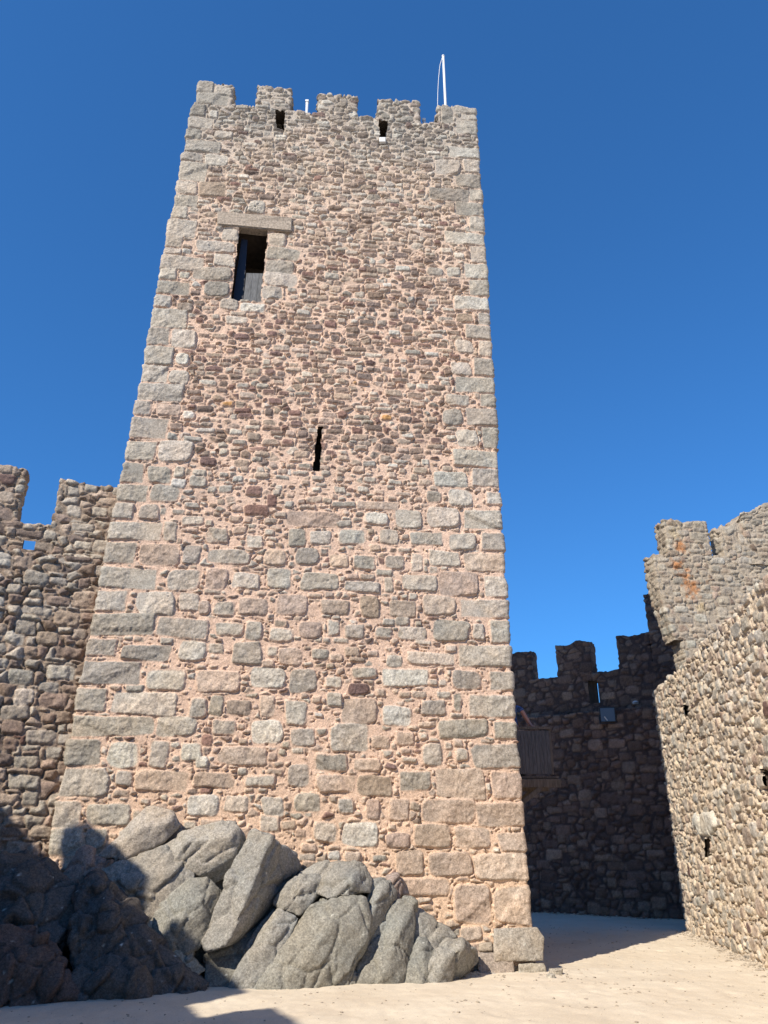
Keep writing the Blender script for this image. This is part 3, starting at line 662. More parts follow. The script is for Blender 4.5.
boulder('great smooth central boulder running down to the sand', [(300, 921, .95), (310, 907, .92), (325, 900, .90), (350, 897, .86), (363, 900, .84), (368, 918, .84), (364, 940, .98), (352, 968, 1.05), (341, 991, 1.02), (316, 993, 1.1), (270, 995, 1.2), (252, 993, 1.2), (268, 968, 1.12), (286, 945, 1.08), (330, 925, 1.14), (310, 960, 1.22)], (0.237, 0.230, 0.202), 11, cracks=[((300, 948, 1.2), (330, 944, 1.2), .012, .02), ((332, 950, 1.15), (312, 990, 1.15), .02, .035), ((296, 955, 1.2), (278, 985, 1.2), .014, .02), ((322, 915, 1.1), (305, 935, 1.1), .01, .012)], amp=.03, scale=.5)
boulder('long grey rib left of the great central boulder', [(276, 909, .82), (298, 918, .86), (288, 942, 1.0), (266, 968, 1.08), (250, 994, 1.12), (230, 992, 1.05), (238, 968, .98), (256, 934, .92), (272, 925, 1.04)], (0.257, 0.245, 0.218), 12, cracks=[((268, 910, 1), (297, 917, 1), .012, .03)])
boulder('slim upright rock between the central boulder and the split rock', [(371, 882, .55), (380, 879, .52), (390, 881, .50), (396, 894, .48), (393, 908, .50), (378, 932, .62), (358, 958, .75), (347, 985, .85), (342, 990, .95), (354, 962, .95), (366, 936, .90), (370, 905, .80), (380, 895, .78)], (0.237, 0.230, 0.208), 13)
boulder('brownish wedge of rock tucked against the pink masonry', [(386, 877, .22), (397, 874, .20), (402, 884, .18), (401, 898, .20), (394, 902, .30), (390, 885, .32)], (0.304, 0.235, 0.197), 14, voxel=.02)
boulder('broad split rock with a vertical crack down its middle', [(388, 909, .55), (396, 902, .50), (404, 900, .48), (414, 904, .48), (414, 940, .66), (409, 989, .85), (366, 991, .95), (345, 990, .98), (352, 975, .92), (362, 958, .84), (372, 944, .78), (382, 930, .70), (398, 935, .90), (385, 970, 1.02)], (0.237, 0.230, 0.202), 15, cracks=[((383, 950, .9), (366, 985, .95), .016, .03), ((375, 962, .9), (368, 945, .9), .012, .02)])
boulder('upper right grey wedge below the pink blocks, split by cracks', [(412, 906, .42), (422, 909, .38), (434, 917, .36), (448, 928, .34), (456, 936, .36), (448, 944, .50), (430, 955, .62), (413, 948, .62), (424, 925, .56)], (0.247, 0.235, 0.208), 16, cracks=[((433, 921, .5), (416, 942, .6), .012, .03)])
boulder('rounded grey lobe in the middle of the right hand rocks', [(412, 948, .66), (418, 936, .66), (426, 938, .64), (434, 952, .64), (440, 972, .72), (441, 990, .84), (406, 990, .90), (408, 968, .84), (422, 958, .88), (425, 980, .98)], (0.230, 0.224, 0.197), 17, cracks=[((417, 950, .9), (412, 988, .95), .01, .02)])
boulder('rounded boulder with a dark undercut right end', [(428, 968, .90), (434, 950, .84), (447, 940, .74), (462, 940, .68), (474, 949, .55), (476, 960, .40), (470, 968, .35), (455, 972, .60), (444, 991, .90), (434, 991, .98), (446, 958, .98), (460, 950, .86)], (0.252, 0.240, 0.213), 18, smooth=5)
boulder('low pale rock half buried in sand, right end of the rocks', [(440, 990, .60), (452, 980, .55), (464, 972, .48), (478, 970, .36), (484, 978, .40), (482, 989, .55), (462, 984, .66)], (0.325, 0.301, 0.260), 19, voxel=.02)
boulder('flat stone in the sand before the corner of the keep', [(478, 978, .25), (492, 973, .22), (508, 976, .25), (516, 983, .35), (502, 989, .45), (482, 990, .42)], (0.347, 0.306, 0.260), 20, voxel=.02)
boulder('hollow rock coloured dark as in shade, between the slanting slab and the rib', [(205, 955, .85), (226, 952, .80), (246, 935, .55), (262, 925, .55), (252, 950, .80), (240, 980, .95), (246, 993, 1.0), (206, 992, 1.05)], (.17, .16, .135), 21)  # shadow is put into this rock's darker colour
boulder('small pale wedge of rock lit at the edge of the shadow', [(120, 912, .70), (150, 919, .80), (170, 940, .86), (206, 968, .95), (190, 982, 1.0), (140, 950, .9)], (0.347, 0.312, 0.249), 22)
dk = (.12, .105, .092)  # dark rock colours below carry part of the shade they lie in
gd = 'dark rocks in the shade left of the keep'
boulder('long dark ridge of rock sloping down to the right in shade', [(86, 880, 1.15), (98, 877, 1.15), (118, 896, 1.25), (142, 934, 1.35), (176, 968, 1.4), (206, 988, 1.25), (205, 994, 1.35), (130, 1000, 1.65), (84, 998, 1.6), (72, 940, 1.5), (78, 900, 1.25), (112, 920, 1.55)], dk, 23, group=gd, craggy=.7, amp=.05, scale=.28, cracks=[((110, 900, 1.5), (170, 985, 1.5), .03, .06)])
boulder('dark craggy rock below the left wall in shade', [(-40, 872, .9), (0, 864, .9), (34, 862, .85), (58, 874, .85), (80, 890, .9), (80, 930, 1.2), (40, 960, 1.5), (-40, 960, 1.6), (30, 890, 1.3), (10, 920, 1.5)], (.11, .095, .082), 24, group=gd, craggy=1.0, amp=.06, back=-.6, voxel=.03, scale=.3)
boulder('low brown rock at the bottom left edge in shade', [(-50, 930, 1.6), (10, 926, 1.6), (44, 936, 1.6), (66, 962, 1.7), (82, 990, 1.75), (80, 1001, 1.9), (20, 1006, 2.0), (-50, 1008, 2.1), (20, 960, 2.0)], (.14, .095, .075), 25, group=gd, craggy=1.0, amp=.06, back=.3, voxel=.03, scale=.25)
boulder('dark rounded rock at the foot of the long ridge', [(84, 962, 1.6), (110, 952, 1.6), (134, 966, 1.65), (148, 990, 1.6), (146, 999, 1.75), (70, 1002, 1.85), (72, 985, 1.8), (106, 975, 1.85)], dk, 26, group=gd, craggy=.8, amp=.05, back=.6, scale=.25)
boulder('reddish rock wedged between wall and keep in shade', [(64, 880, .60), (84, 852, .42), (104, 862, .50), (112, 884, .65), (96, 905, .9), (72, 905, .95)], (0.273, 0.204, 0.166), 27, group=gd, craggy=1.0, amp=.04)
# bed rock filling the joints
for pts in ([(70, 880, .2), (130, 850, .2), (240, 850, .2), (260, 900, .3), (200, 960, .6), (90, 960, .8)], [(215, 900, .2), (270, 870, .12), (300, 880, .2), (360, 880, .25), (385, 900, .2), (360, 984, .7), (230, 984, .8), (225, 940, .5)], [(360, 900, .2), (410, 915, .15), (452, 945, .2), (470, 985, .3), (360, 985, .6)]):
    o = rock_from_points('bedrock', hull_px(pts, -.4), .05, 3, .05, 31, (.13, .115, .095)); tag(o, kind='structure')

# ------------------------------------------------------------------ left curtain wall
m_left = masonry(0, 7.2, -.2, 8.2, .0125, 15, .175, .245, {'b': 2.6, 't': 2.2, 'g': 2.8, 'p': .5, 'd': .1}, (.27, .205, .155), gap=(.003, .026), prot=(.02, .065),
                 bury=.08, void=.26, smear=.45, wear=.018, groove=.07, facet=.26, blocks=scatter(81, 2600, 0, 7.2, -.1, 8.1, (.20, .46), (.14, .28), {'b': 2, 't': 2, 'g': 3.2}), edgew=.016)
LP, LD = np.array([-4.3, 12.6]), np.array([.9328, .3603]); LN = np.array([.3603, -.9328])
def lu_(x, y, off=0.0):
    q = on_plane(x, y, LP + LN * off, LN); return float((q[:2] - LP) @ LD), float(q[2])
lw = empty('curtain_wall', (float(LP[0] - 2), float(LP[1] - .8), 0))
tag(lw, 'brown rubble curtain wall with merlons and a small square hole, left of the keep', 'wall')
zledge = (lu_(0, 549)[1] + lu_(100, 560)[1]) / 2
HOLE_L = [lu_(*q, -.16) for q in [(23, 540), (36, 540), (35, 549), (22.5, 549)]]
GAPL = [lu_(*q) for q in [(0, 597), (4, 600), (4, 625), (-3, 625)]]
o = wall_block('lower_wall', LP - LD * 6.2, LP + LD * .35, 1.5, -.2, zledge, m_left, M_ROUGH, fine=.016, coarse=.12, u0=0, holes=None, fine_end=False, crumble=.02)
link(o); sub(o, lw)
zc = (lu_(40, 524, -.16)[1] + lu_(10, 521, -.16)[1]) / 2
def hole_left(U, V):
    base = -6.2
    a0, a1 = HOLE_L[0][0] - base, HOLE_L[1][0] - base; b0, b1 = HOLE_L[3][1] + .37, HOLE_L[0][1] + .37
    return (U > a0) & (U < a1) & (V > b0) & (V < b1)
PARL = LP - LN * .16
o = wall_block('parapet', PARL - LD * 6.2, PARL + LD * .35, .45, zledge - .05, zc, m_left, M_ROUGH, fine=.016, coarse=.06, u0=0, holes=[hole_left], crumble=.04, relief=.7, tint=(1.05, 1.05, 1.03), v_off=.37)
# opening right through
hu0, hu1, hz0, hz1 = HOLE_L[0][0], HOLE_L[1][0], HOLE_L[3][1], HOLE_L[0][1]
me = o.data; bm = bmesh.new(); bm.from_mesh(me)
Pl = Vector((PARL[0], PARL[1], 0)); dl = Vector((LD[0], LD[1], 0)); nlv = Vector((LN[0], LN[1], 0))
kill = []
for f_ in bm.faces:
    c = f_.calc_center_median(); t_ = -(c - Pl).dot(nlv); u_ = (c - Pl).dot(dl)
    if t_ > .3 and hu0 - .04 < u_ < hu1 + .04 and hz0 + .10 < c.z < hz1 + .24: kill.append(f_)
bmesh.ops.delete(bm, geom=kill, context='FACES'); bm.to_mesh(me); bm.free()
link(o); sub(o, lw)
bm = bmesh.new()
def pl(u, t, z): return Pl + dl * u - nlv * t + Vector((0, 0, z))
A4 = [pl(hu0 - .02, .0, hz0 - .02), pl(hu1 + .02, .0, hz0 - .02), pl(hu1 + .02, .0, hz1 + .02), pl(hu0 - .02, .0, hz1 + .02)]
B4 = [p - nlv * .44 + Vector((0, 0, .14 if i < 2 else .24)) for i, p in enumerate(A4)]; a = [bm.verts.new(p) for p in A4]; b = [bm.verts.new(p) for p in B4]
for i in range(4): bm.faces.new((a[i], a[(i + 1) % 4], b[(i + 1) % 4], b[i]))
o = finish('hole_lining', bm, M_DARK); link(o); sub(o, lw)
for xa, xb, yt in ((-80, 21, 465), (57.5, 160, 482)):
    ym = 500
    ua = lu_(xa, ym, -.16)[0]; ub = min(lu_(xb, ym, -.16)[0], .35); zt = lu_((max(xa, 0) + min(xb, 118)) / 2, yt + 1, -.16)[1]
    o = wall_block('merlon', PARL + LD * ua + LN * .004, PARL + LD * ub + LN * .004, .45, zc - .06, zt, m_left, M_ROUGH, fine=.016, coarse=.04, u0=ua + 6.2, crumble=.04, relief=.7, tint=(1.05, 1.05, 1.03), v_off=.37)
    link(o); sub(o, lw)
o = wall_block('merlon', PARL - LD * 6.1 + LN * .004, PARL - LD * 4.9 + LN * .004, .45, zc - .06, zc + 1.5, m_left, M_ROUGH, fine=.04, coarse=.06, u0=.1, crumble=.04, relief=.7); link(o); sub(o, lw)

# ------------------------------------------------------------------ right curtain wall (rough lower face)
rblocks = []
m_right = masonry(0, 13.2, -.2, 5.6, .0125, 25, .15, .17, {'g': 4, 'w': 2.0, 't': 2, 'p': 1.4, 'b': 1.2, 'd': .15}, (.56, .46, .345), gap=(.002, .030), prot=(.006, .045),
                  bury=.32, void=.30, smear=1.1, wear=.020, aniso=1.0, edgew=.010, facet=.26, groove=.06, blocks=scatter(82, 6000, 0, 13, -.1, 5.5, (.16, .42), (.13, .30), {'g': 4.5, 'w': 2.2, 't': 1.4, 'p': 1, 'd': .06}))
RD = np.array([-.139, -.9903]); RF = np.array([6.53, 18.85]); RN = np.array([-.9903, .139])
def ru_(x, y):
    q = on_plane(x, y, RF, RN); return float((q[:2] - RF) @ RD), float(q[2])
rw = empty('curtain_wall', (5.9, 14, 0)); tag(rw, 'sunlit pale rubble curtain wall running along the right side of the yard', 'wall')
H1 = [ru_(*q) for q in [(704.5, 838), (711, 838), (710, 858), (705, 858)]]
H2 = [ru_(*q) for q in [(683, 704), (690, 706), (690, 718), (687, 716)]]
H3 = [ru_(*q) for q in [(762, 768), (772, 772), (772, 800), (765, 790)]]
ZR = 5.04
o = wall_block('lower_wall', RF, RF + RD * 19, 2.6, -.2, ZR, m_right, M_ROUGH, fine=.018, coarse=.2, vstep=.016, u0=0, fine_end=False, crumble=.05, holes=[inpoly(H1), inpoly(H2), inpoly(H3)], batter=.0)
link(o); sub(o, rw)
for Hh in (H1, H2, H3):
    cx = sum(p[0] for p in Hh) / 4; cz = sum(p[1] for p in Hh) / 4
    bm = bmesh.new(); a = []; b = []
    for u, z in Hh:
        u2 = u + math.copysign(.05, u - cx); z2 = z + math.copysign(.05, z - cz); p = RF + RD * u2
        a.append(bm.verts.new((p[0] - RN[0] * .05, p[1] - RN[1] * .05, z2))); b.append(bm.verts.new((p[0] - RN[0] * .7, p[1] - RN[1] * .7, z2)))
    for i in range(4): bm.faces.new((a[i], a[(i + 1) % 4], b[(i + 1) % 4], b[i]))
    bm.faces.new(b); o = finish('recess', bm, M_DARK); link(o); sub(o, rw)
# pale block above the small opening
def rp(x, y, off):
    q = on_plane(x, y, RF + RN * off, RN); return tuple(q)
pts = [rp(693, 815, .0), rp(704, 811, .02), rp(714, 813, .0), rp(719, 825, .0), rp(714, 837, .0), rp(700, 839, .0), rp(691, 828, .0)]
pts += [rp(696, 817, .07), rp(704, 814, .08), rp(711, 816, .07), rp(714, 826, .07), rp(710, 834, .06), rp(700, 835, .07), rp(695, 826, .07)]
pts += [(p[0] + .3, p[1], p[2]) for p in pts]
o = rock_from_points('projecting_stone', pts, .016, 4, .03, 44, (.50, .46, .39), mat=M_ROUGH); sub(o, rw)

# upper works at the corner of the right wall
m_up = masonry(0, 6, 3.5, 9.8, .0125, 35, .15, .19, {'g': 4, 'w': 1.6, 't': 2, 'p': 1.8, 'b': .8}, (.40, .34, .27), gap=(.003, .02), prot=(.006, .035), bury=.25, void=.14, smear=1.1, wear=.016, blocks=scatter(83, 1800, 0, 6, 3.6, 9.7, (.16, .40), (.10, .22), {'g': 5, 'w': 1, 't': 1}))
tur = empty('wall_turret', (7.2, 16.6, 4.9)); tag(tur, 'ruined sunlit turret with orange lichen above the right wall corner', 'turret', None)
def upwarp(s_, Z, L):
    k = np.clip((6.95 - Z) / 1.15, 0, 1) * .20
    s2 = s_ + (1 - s_ / L) * k
    return s2, s2 + 0.0
def up(name, x0, y0, x1, y1, T, za, zb, u0, **k):
    o = wall_block(name, (x0, y0), (x1, y1), T, za, zb, m_up, M_ROUGH, fine=.017, coarse=.12, u0=u0, tint=(.80, .80, .79), **k); link(o); sub(o, tur); return o
UY = 16.4
sl = lambda x: UY + (x - 6.0) * .12
orange = (.36, .15, .05); yel = (.38, .31, .20)
up('lower_wall', 6.50, sl(6.50) + .006, 12, sl(12) + .006, .5, 4.2, 5.9, .4, crumble=.01)
up('corbelled_wall', 6.12, sl(6.12), 12, sl(12), .5, 5.78, 7.78, .0, warp=upwarp, crumble=.05, lichen=[(.55, 7.5, .16, orange), (.80, 6.95, .20, orange), (.72, 7.25, .14, orange), (.95, 6.5, .13, yel)])
up('merlon', 6.50, sl(6.50) + .004, 7.56, sl(7.56) + .004, .48, 7.70, 8.62, .3, crumble=.05, lichen=[(.52, 8.35, .16, yel), (.62, 7.95, .16, orange)])
up('merlon', 7.84, sl(7.84) + .004, 8.9, sl(8.9) + .004, .49, 7.70, 8.42, 1.74, crumble=.12, top_z=lambda s: s * .25)
up('merlon', 8.42, sl(8.42) - .05, 12, sl(12) - .05, 1.0, 7.60, 9.12, 2.36, crumble=.10, top_z=lambda s: np.clip(s * .6 - .35, -.35, .05))

# ------------------------------------------------------------------ far curtain wall in the keep's shadow
BA, BB = np.array([0.6, 26.5]), np.array([11.0, 19.25]); BD = (BB - BA) / np.linalg.norm(BB - BA); BN = np.array([BD[1], -BD[0]])
m_back = masonry(0, 13, -.2, 8.6, .02, 55, .21, .25, {'b': 5, 't': 2}, (.10, .08, .075), gap=(.006, .04), prot=(.02, .07), bury=.1, void=.2, smear=.4, edgew=.018, facet=.3, blocks=scatter(84, 3000, 0, 13, -.1, 8.5, (.22, .50), (.16, .34), {'b': 5, 't': 3}))  # dark stone and mortar put the keep's shadow into the colour
bw = empty('curtain_wall', (5.8, 22.9, 0)); tag(bw, 'shaded curtain wall with three merlons closing the far end of the yard', 'wall')
def bu_(x, y, off=0.0):
    q = on_plane(x, y, BA + BN * off, BN); return float((q[:2] - BA) @ BD), float(q[2])
zbl = (bu_(560, 714)[1] + bu_(620, 710)[1]) / 2
o = wall_block('lower_wall', BA, BB, 1.4, -.2, zbl, m_back, M_ROUGH, fine=.03, coarse=.2, u0=0, fine_end=False, crumble=.03, tint=(.80, .66, .62)); link(o); sub(o, bw)  # tint darkens the stone further to deepen the shade
SB = .35
zcr = (bu_(545, 681, -SB)[1] + bu_(605, 669, -SB)[1]) / 2
SLB = [bu_(*q, -SB) for q in [(587, 681), (597, 681), (597, 703), (587.5, 703)]]
PB = BA - BN * SB
def hole_b(U, V): return (U > SLB[0][0]) & (U < SLB[1][0]) & (V > SLB[2][1]) & (V < SLB[0][1])
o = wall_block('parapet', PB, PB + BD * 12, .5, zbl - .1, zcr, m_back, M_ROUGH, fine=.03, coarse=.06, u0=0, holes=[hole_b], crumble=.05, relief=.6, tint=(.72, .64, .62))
me = o.data; bm = bmesh.new(); bm.from_mesh(me); Pb = Vector((PB[0], PB[1], 0)); db = Vector((BD[0], BD[1], 0)); nb_ = Vector((BN[0], BN[1], 0)); kill = []
wsl = SLB[1][0] - SLB[0][0]
for f_ in bm.faces:
    c = f_.calc_center_median(); t_ = -(c - Pb).dot(nb_); u_ = (c - Pb).dot(db)
    if t_ > .3 and SLB[0][0] + .22 * 0 < u_ < SLB[1][0] + .02 and SLB[2][1] < c.z < SLB[0][1]: kill.append(f_)
bmesh.ops.delete(bm, geom=kill, context='FACES'); bm.to_mesh(me); bm.free(); link(o); sub(o, bw)
bm = bmesh.new(); z0_, z1_ = SLB[2][1] - .02, SLB[0][1] + .02; ua, ub = SLB[0][0] - .02, SLB[1][0] + .02
def pb(u, t, z): return Pb + db * u - nb_ * t + Vector((0, 0, z))
A4 = [pb(ua, 0, z0_), pb(ub, 0, z0_), pb(ub, 0, z1_), pb(ua, 0, z1_)]; B4 = [pb(ua + wsl * .45, .49, z0_), pb(ub, .49, z0_), pb(ub, .49, z1_), pb(ua + wsl * .45, .49, z1_)]
a = [bm.verts.new(p) for p in A4]; b = [bm.verts.new(p) for p in B4]
for i in range(4): bm.faces.new((a[i], a[(i + 1) % 4], b[(i + 1) % 4], b[i]))
v_ = [bm.verts.new(pb(u, .48, z)) for u, z in ((ua, z0_), (ua + wsl * .5, z0_), (ua + wsl * .5, z1_), (ua, z1_))]; bm.faces.new(v_)
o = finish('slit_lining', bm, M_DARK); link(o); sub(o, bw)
for xa, xb, yt in ((470, 531, 652), (556.5, 591, 643), (618.5, 652, 634), (652.5, 710, 592)):  # last entry is an added block, giving the shaded strip beside the turret
    ym = 660; ua = bu_(xa, ym, -SB)[0]; ub = bu_(xb, ym, -SB)[0]; zt = bu_(min(max((xa + xb) / 2, 523), 660), yt, -SB)[1]
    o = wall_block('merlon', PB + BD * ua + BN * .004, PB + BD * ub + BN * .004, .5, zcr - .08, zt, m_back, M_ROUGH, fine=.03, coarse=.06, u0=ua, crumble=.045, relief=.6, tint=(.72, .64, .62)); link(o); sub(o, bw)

# ------------------------------------------------------------------ crenellated wall on the near left, out of the picture, whose shadow falls on the rocks
W0 = np.array([-6.3, 1.67]); WD = np.array([-.4028, .9153]); WN = np.array([.9153, .4028])
m_w = masonry(0, 4, 0, 4, .03, 65, .2, .25, {'b': 2, 'g': 2, 't': 2}, (.27, .21, .16), void=.1)
sw = empty('curtain_wall', (-7.5, 4.4, 0)); tag(sw, 'crenellated wall beyond the left edge that shades the rocks below the left wall', 'wall')
def wpt(s): return W0 + WD * s
for nm, a, b_, za, zb in [('lower_wall', -9, 9.2, -.2, 6.66), ('shade_infill', 3.36, 3.9, 6.6, 7.02)] + [('merlon', a, b_, 6.6, zt) for a, b_, zt in ((3.87, 5.45, 7.6), (2.1, 3.4, 7.42), (-.8, 1.05, 7.42), (6.65, 8.0, 7.5), (-3.3, -2.0, 7.5), (-5.8, -4.5, 7.5), (-8.2, -7.0, 7.5))]:  # low block between merlons is added to keep sun off the dark ridge
    o = wall_block(nm, wpt(a), wpt(b_), .5, za, zb, m_w, M_ROUGH, fine=.05, coarse=.12, u0=0, crumble=.02, relief=.4, fine_end=False); link(o); sub(o, sw)
# ------------------------------------------------------------------ timber landing on the keep's far side
M_WOOD = plain('old_timber', (.13, .10, .08), .85, noise=.4, nscale=10, bump=.4, stretch=(5, 5, .7))
M_WOOD2 = plain('grey_timber', (.10, .092, .095), .85, noise=.35, nscale=10, bump=.4, stretch=(5, 5, .7))
YL = 16.6
def lpt(x, y, Y=YL): q = at_depth(x, y, Y); return Vector(q)
land = empty('timber_landing', tuple(lpt(540, 775))); tag(land, 'wooden landing with a board railing fixed to the shaded side of the keep', 'landing')
a0 = lpt(553, 776); xr = a0.x; zf = 2.98; xl = 1.75; zt = lpt(553, 728).z
bm = bmesh.new()
for k in range(11):
    x = xl + .9 + (xr - xl - .96) * k / 10.0; box(bm, (x + .01, YL, (zf + zt) / 2 - .01), (.072, .022, zt - zf - .10), bevel=.003)
o = finish('railing_boards', bm, M_WOOD2); link(o); sub(o, land)
bm = bmesh.new(); box(bm, ((xl + .75 + xr) / 2, YL + .01, zt), (xr - xl - .7, .09, .05), bevel=.005); o = finish('handrail', bm, M_WOOD); link(o); sub(o, land)
for x in (xr, xl + .8):
    bm = bmesh.new(); box(bm, (x, YL + .045, (zf + zt) / 2), (.06, .06, zt - zf - .06), bevel=.005); o = finish('post', bm, M_WOOD); link(o); sub(o, land)
bm = bmesh.new()
for k in range(9): box(bm, ((xl + xr) / 2 + .03, YL + .1 + k * .145, zf - .02), (xr - xl + .2, .135, .04), bevel=.004)
o = finish('deck', bm, M_WOOD); link(o); sub(o, land)
for y_ in (YL + .02, YL + 1.2):
    bm = bmesh.new(); box(bm, ((xl + xr) / 2 + .03, y_, zf - .14), (xr - xl + .22, .1, .16), bevel=.006); o = finish('beam', bm, M_WOOD); link(o); sub(o, land)
    bm = bmesh.new(); bar(bm, (xr - .25, y_, zf - .22), (xl - .15, y_, zf - 1.35), .09); o = finish('brace', bm, M_WOOD); link(o); sub(o, land)
bm = bmesh.new(); bar(bm, (xr + .02, YL + .04, zt), (xr + .02, YL + 1.3, zt), .05); bar(bm, (xr + .02, YL + .04, zf + .45), (xr + .02, YL + 1.3, zf + .45), .05)
o = finish('side_rail', bm, M_WOOD); link(o); sub(o, land)

# ------------------------------------------------------------------ person behind the railing
def skin_body(name, verts, edges, radii, mat, root=0, sub_=2):
    bm = bmesh.new(); sk = bm.verts.layers.skin.verify(); vv = []
    for i, (v, r) in enumerate(zip(verts, radii)):
        q = bm.verts.new(tuple(v)); q[sk].radius = r if isinstance(r, tuple) else (r, r); q[sk].use_root = (i == root); vv.append(q)
    for a_, b_ in edges: bm.edges.new((vv[a_], vv[b_]))
    me = bpy.data.meshes.new(name); bm.to_mesh(me); bm.free(); o = bpy.data.objects.new(name, me); COL.objects.link(o)
    md = o.modifiers.new('s', 'SKIN'); md.use_smooth_shade = True
    m2 = o.modifiers.new('d', 'SUBSURF'); m2.levels = sub_; m2.render_levels = sub_
    dg = bpy.context.evaluated_depsgraph_get(); m3 = bpy.data.meshes.new_from_object(o.evaluated_get(dg)); o.modifiers.clear(); o.data = m3
    bpy.data.meshes.remove(me); m3.name = name; m3.materials.clear(); m3.materials.append(mat)
    m3.polygons.foreach_set('use_smooth', np.ones(len(m3.polygons), bool)); return o
M_SKIN = plain('skin', (.60, .26, .16), .55); M_SHIRT = plain('blue_patterned_shirt', (.06, .10, .22), .85, noise=.9, nscale=28)
M_SHORT = plain('black_shorts', (.015, .015, .018), .85); M_HAIR = plain('dark_hair', (.03, .02, .015), .6); M_SHOE = plain('dark_shoes', (.03, .03, .03), .6)
px_, py_ = 2.76, YL + .32; gz = zf
def P_(x, y, z): return (px_ + x, py_ + y, gz + z)
V_ = [P_(0, 0, .95), P_(-.01, 0, 1.12), P_(-.03, 0, 1.30), P_(-.04, 0, 1.42), P_(-.06, -.01, 1.50), P_(-.08, -.03, 1.60), P_(-.085, -.04, 1.70),
      P_(.10, 0, 1.40), P_(.19, -.02, 1.38), P_(.27, -.06, 1.22), P_(.335, -.10, 1.08), P_(.36, -.20, 1.01), P_(.375, -.28, .985),
      P_(-.17, 0, 1.40), P_(-.25, 0, 1.37), P_(-.29, -.03, 1.10), P_(-.24, -.20, 1.03), P_(-.2, -.27, 1.0),
      P_(.09, 0, .88), P_(.115, -.02, .50), P_(.12, .02, .10), P_(.12, -.10, .045),
      P_(-.09, 0, .88), P_(-.11, .02, .50), P_(-.11, .05, .10), P_(-.11, -.06, .045)]
E_ = [(0, 1), (1, 2), (2, 3), (3, 4), (4, 5), (5, 6), (3, 7), (7, 8), (8, 9), (9, 10), (10, 11), (11, 12), (3, 13), (13, 14), (14, 15), (15, 16), (16, 17), (0, 18), (18, 19), (19, 20), (20, 21), (0, 22), (22, 23), (23, 24), (24, 25)]
R_ = [(.15, .11), (.135, .10), (.155, .11), (.12, .09), .055, .085, .075, .075, .055, .048, .042, .036, .03, .075, .055, .046, .038, .03, .088, .06, .042, .036, .088, .06, .042, .036]
person = empty('person', P_(0, 0, 0)); tag(person, 'person in blue top and black shorts leaning an arm on the wooden railing', 'person')
o = skin_body('body', V_, E_, R_, M_SKIN); sub(o, person)
# shirt and shorts wrap the same skeleton a little larger
o = skin_body('shirt', [P_(0, 0, .90), P_(-.01, 0, 1.12), P_(-.03, 0, 1.30), P_(-.04, 0, 1.43), P_(.10, 0, 1.405), P_(.19, -.02, 1.385), P_(.215, -.03, 1.33), P_(-.17, 0, 1.405), P_(-.25, 0, 1.37), P_(-.265, -.01, 1.28)],
              [(0, 1), (1, 2), (2, 3), (3, 4), (4, 5), (5, 6), (3, 7), (7, 8), (8, 9)], [(.175, .13), (.155, .12), (.172, .127), (.125, .10), .085, .070, .066, .085, .070, .066], M_SHIRT); sub(o, person)
o = skin_body('shorts', [P_(0, 0, .97), P_(.09, 0, .86), P_(.112, -.01, .62), P_(-.09, 0, .86), P_(-.105, .01, .62)], [(0, 1), (1, 2), (0, 3), (3, 4)], [(.168, .125), .105, .088, .105, .088], M_SHORT); sub(o, person)
bm = bmesh.new(); hp = Vector(P_(-.085, -.035, 1.66))
bmesh.ops.create_uvsphere(bm, u_segments=20, v_segments=14, radius=.105, matrix=Matrix.Translation(hp + Vector((0, .022, .03))) @ Matrix.Diagonal((.92, 1.0, 1.08, 1)))
bmesh.ops.delete(bm, geom=[v for v in bm.verts if v.co.y < hp.y - .03 and v.co.z < hp.z + .05], context='VERTS')
o = finish('hair', bm, M_HAIR, True); sol = None; link(o); sub(o, person)
for sx in (-.035, .035):
    bm = bmesh.new(); bmesh.ops.create_uvsphere(bm, u_segments=10, v_segments=8, radius=.013, matrix=Matrix.Translation(hp + Vector((sx, -.085, .005))))
    o = finish('eye', bm, M_HAIR, True); link(o); sub(o, person)
bm = bmesh.new(); bmesh.ops.create_cone(bm, cap_ends=True, segments=8, radius1=.016, radius2=.006, depth=.04, matrix=Matrix.Translation(hp + Vector((0, -.10, -.022))) @ Matrix.Rotation(math.radians(20), 4, 'X'))
o = finish('nose', bm, M_SKIN, True); link(o); sub(o, person)
for hand0, dirx in ((Vector(V_[12]), .25), (Vector(V_[17]), -.1)):
    for k in range(5):
        off = Vector(((k - 1.5) * .019, 0, 0)) if k < 4 else Vector((-.035, .015, 0))
        ln = [.065, .075, .07, .055, .045][k]
        pts = [hand0 + off * .6, hand0 + off + Vector((dirx * .02, -ln * .5, .006)), hand0 + off + Vector((dirx * .03, -ln * .85, -.012)), hand0 + off + Vector((dirx * .03, -ln * .9, -.04))]
        bm = bmesh.new(); tube(bm, pts, [.010, .0095, .0085, .007], 8); o = finish('finger' if k < 4 else 'thumb', bm, M_SKIN, True); link(o); sub(o, person)
for sx in (.12, -.11):
    bm = bmesh.new(); box(bm, P_(sx, -.06, .04), (.095, .26, .085), bevel=.03); o = finish('shoe', bm, M_SHOE, True); link(o); sub(o, person)

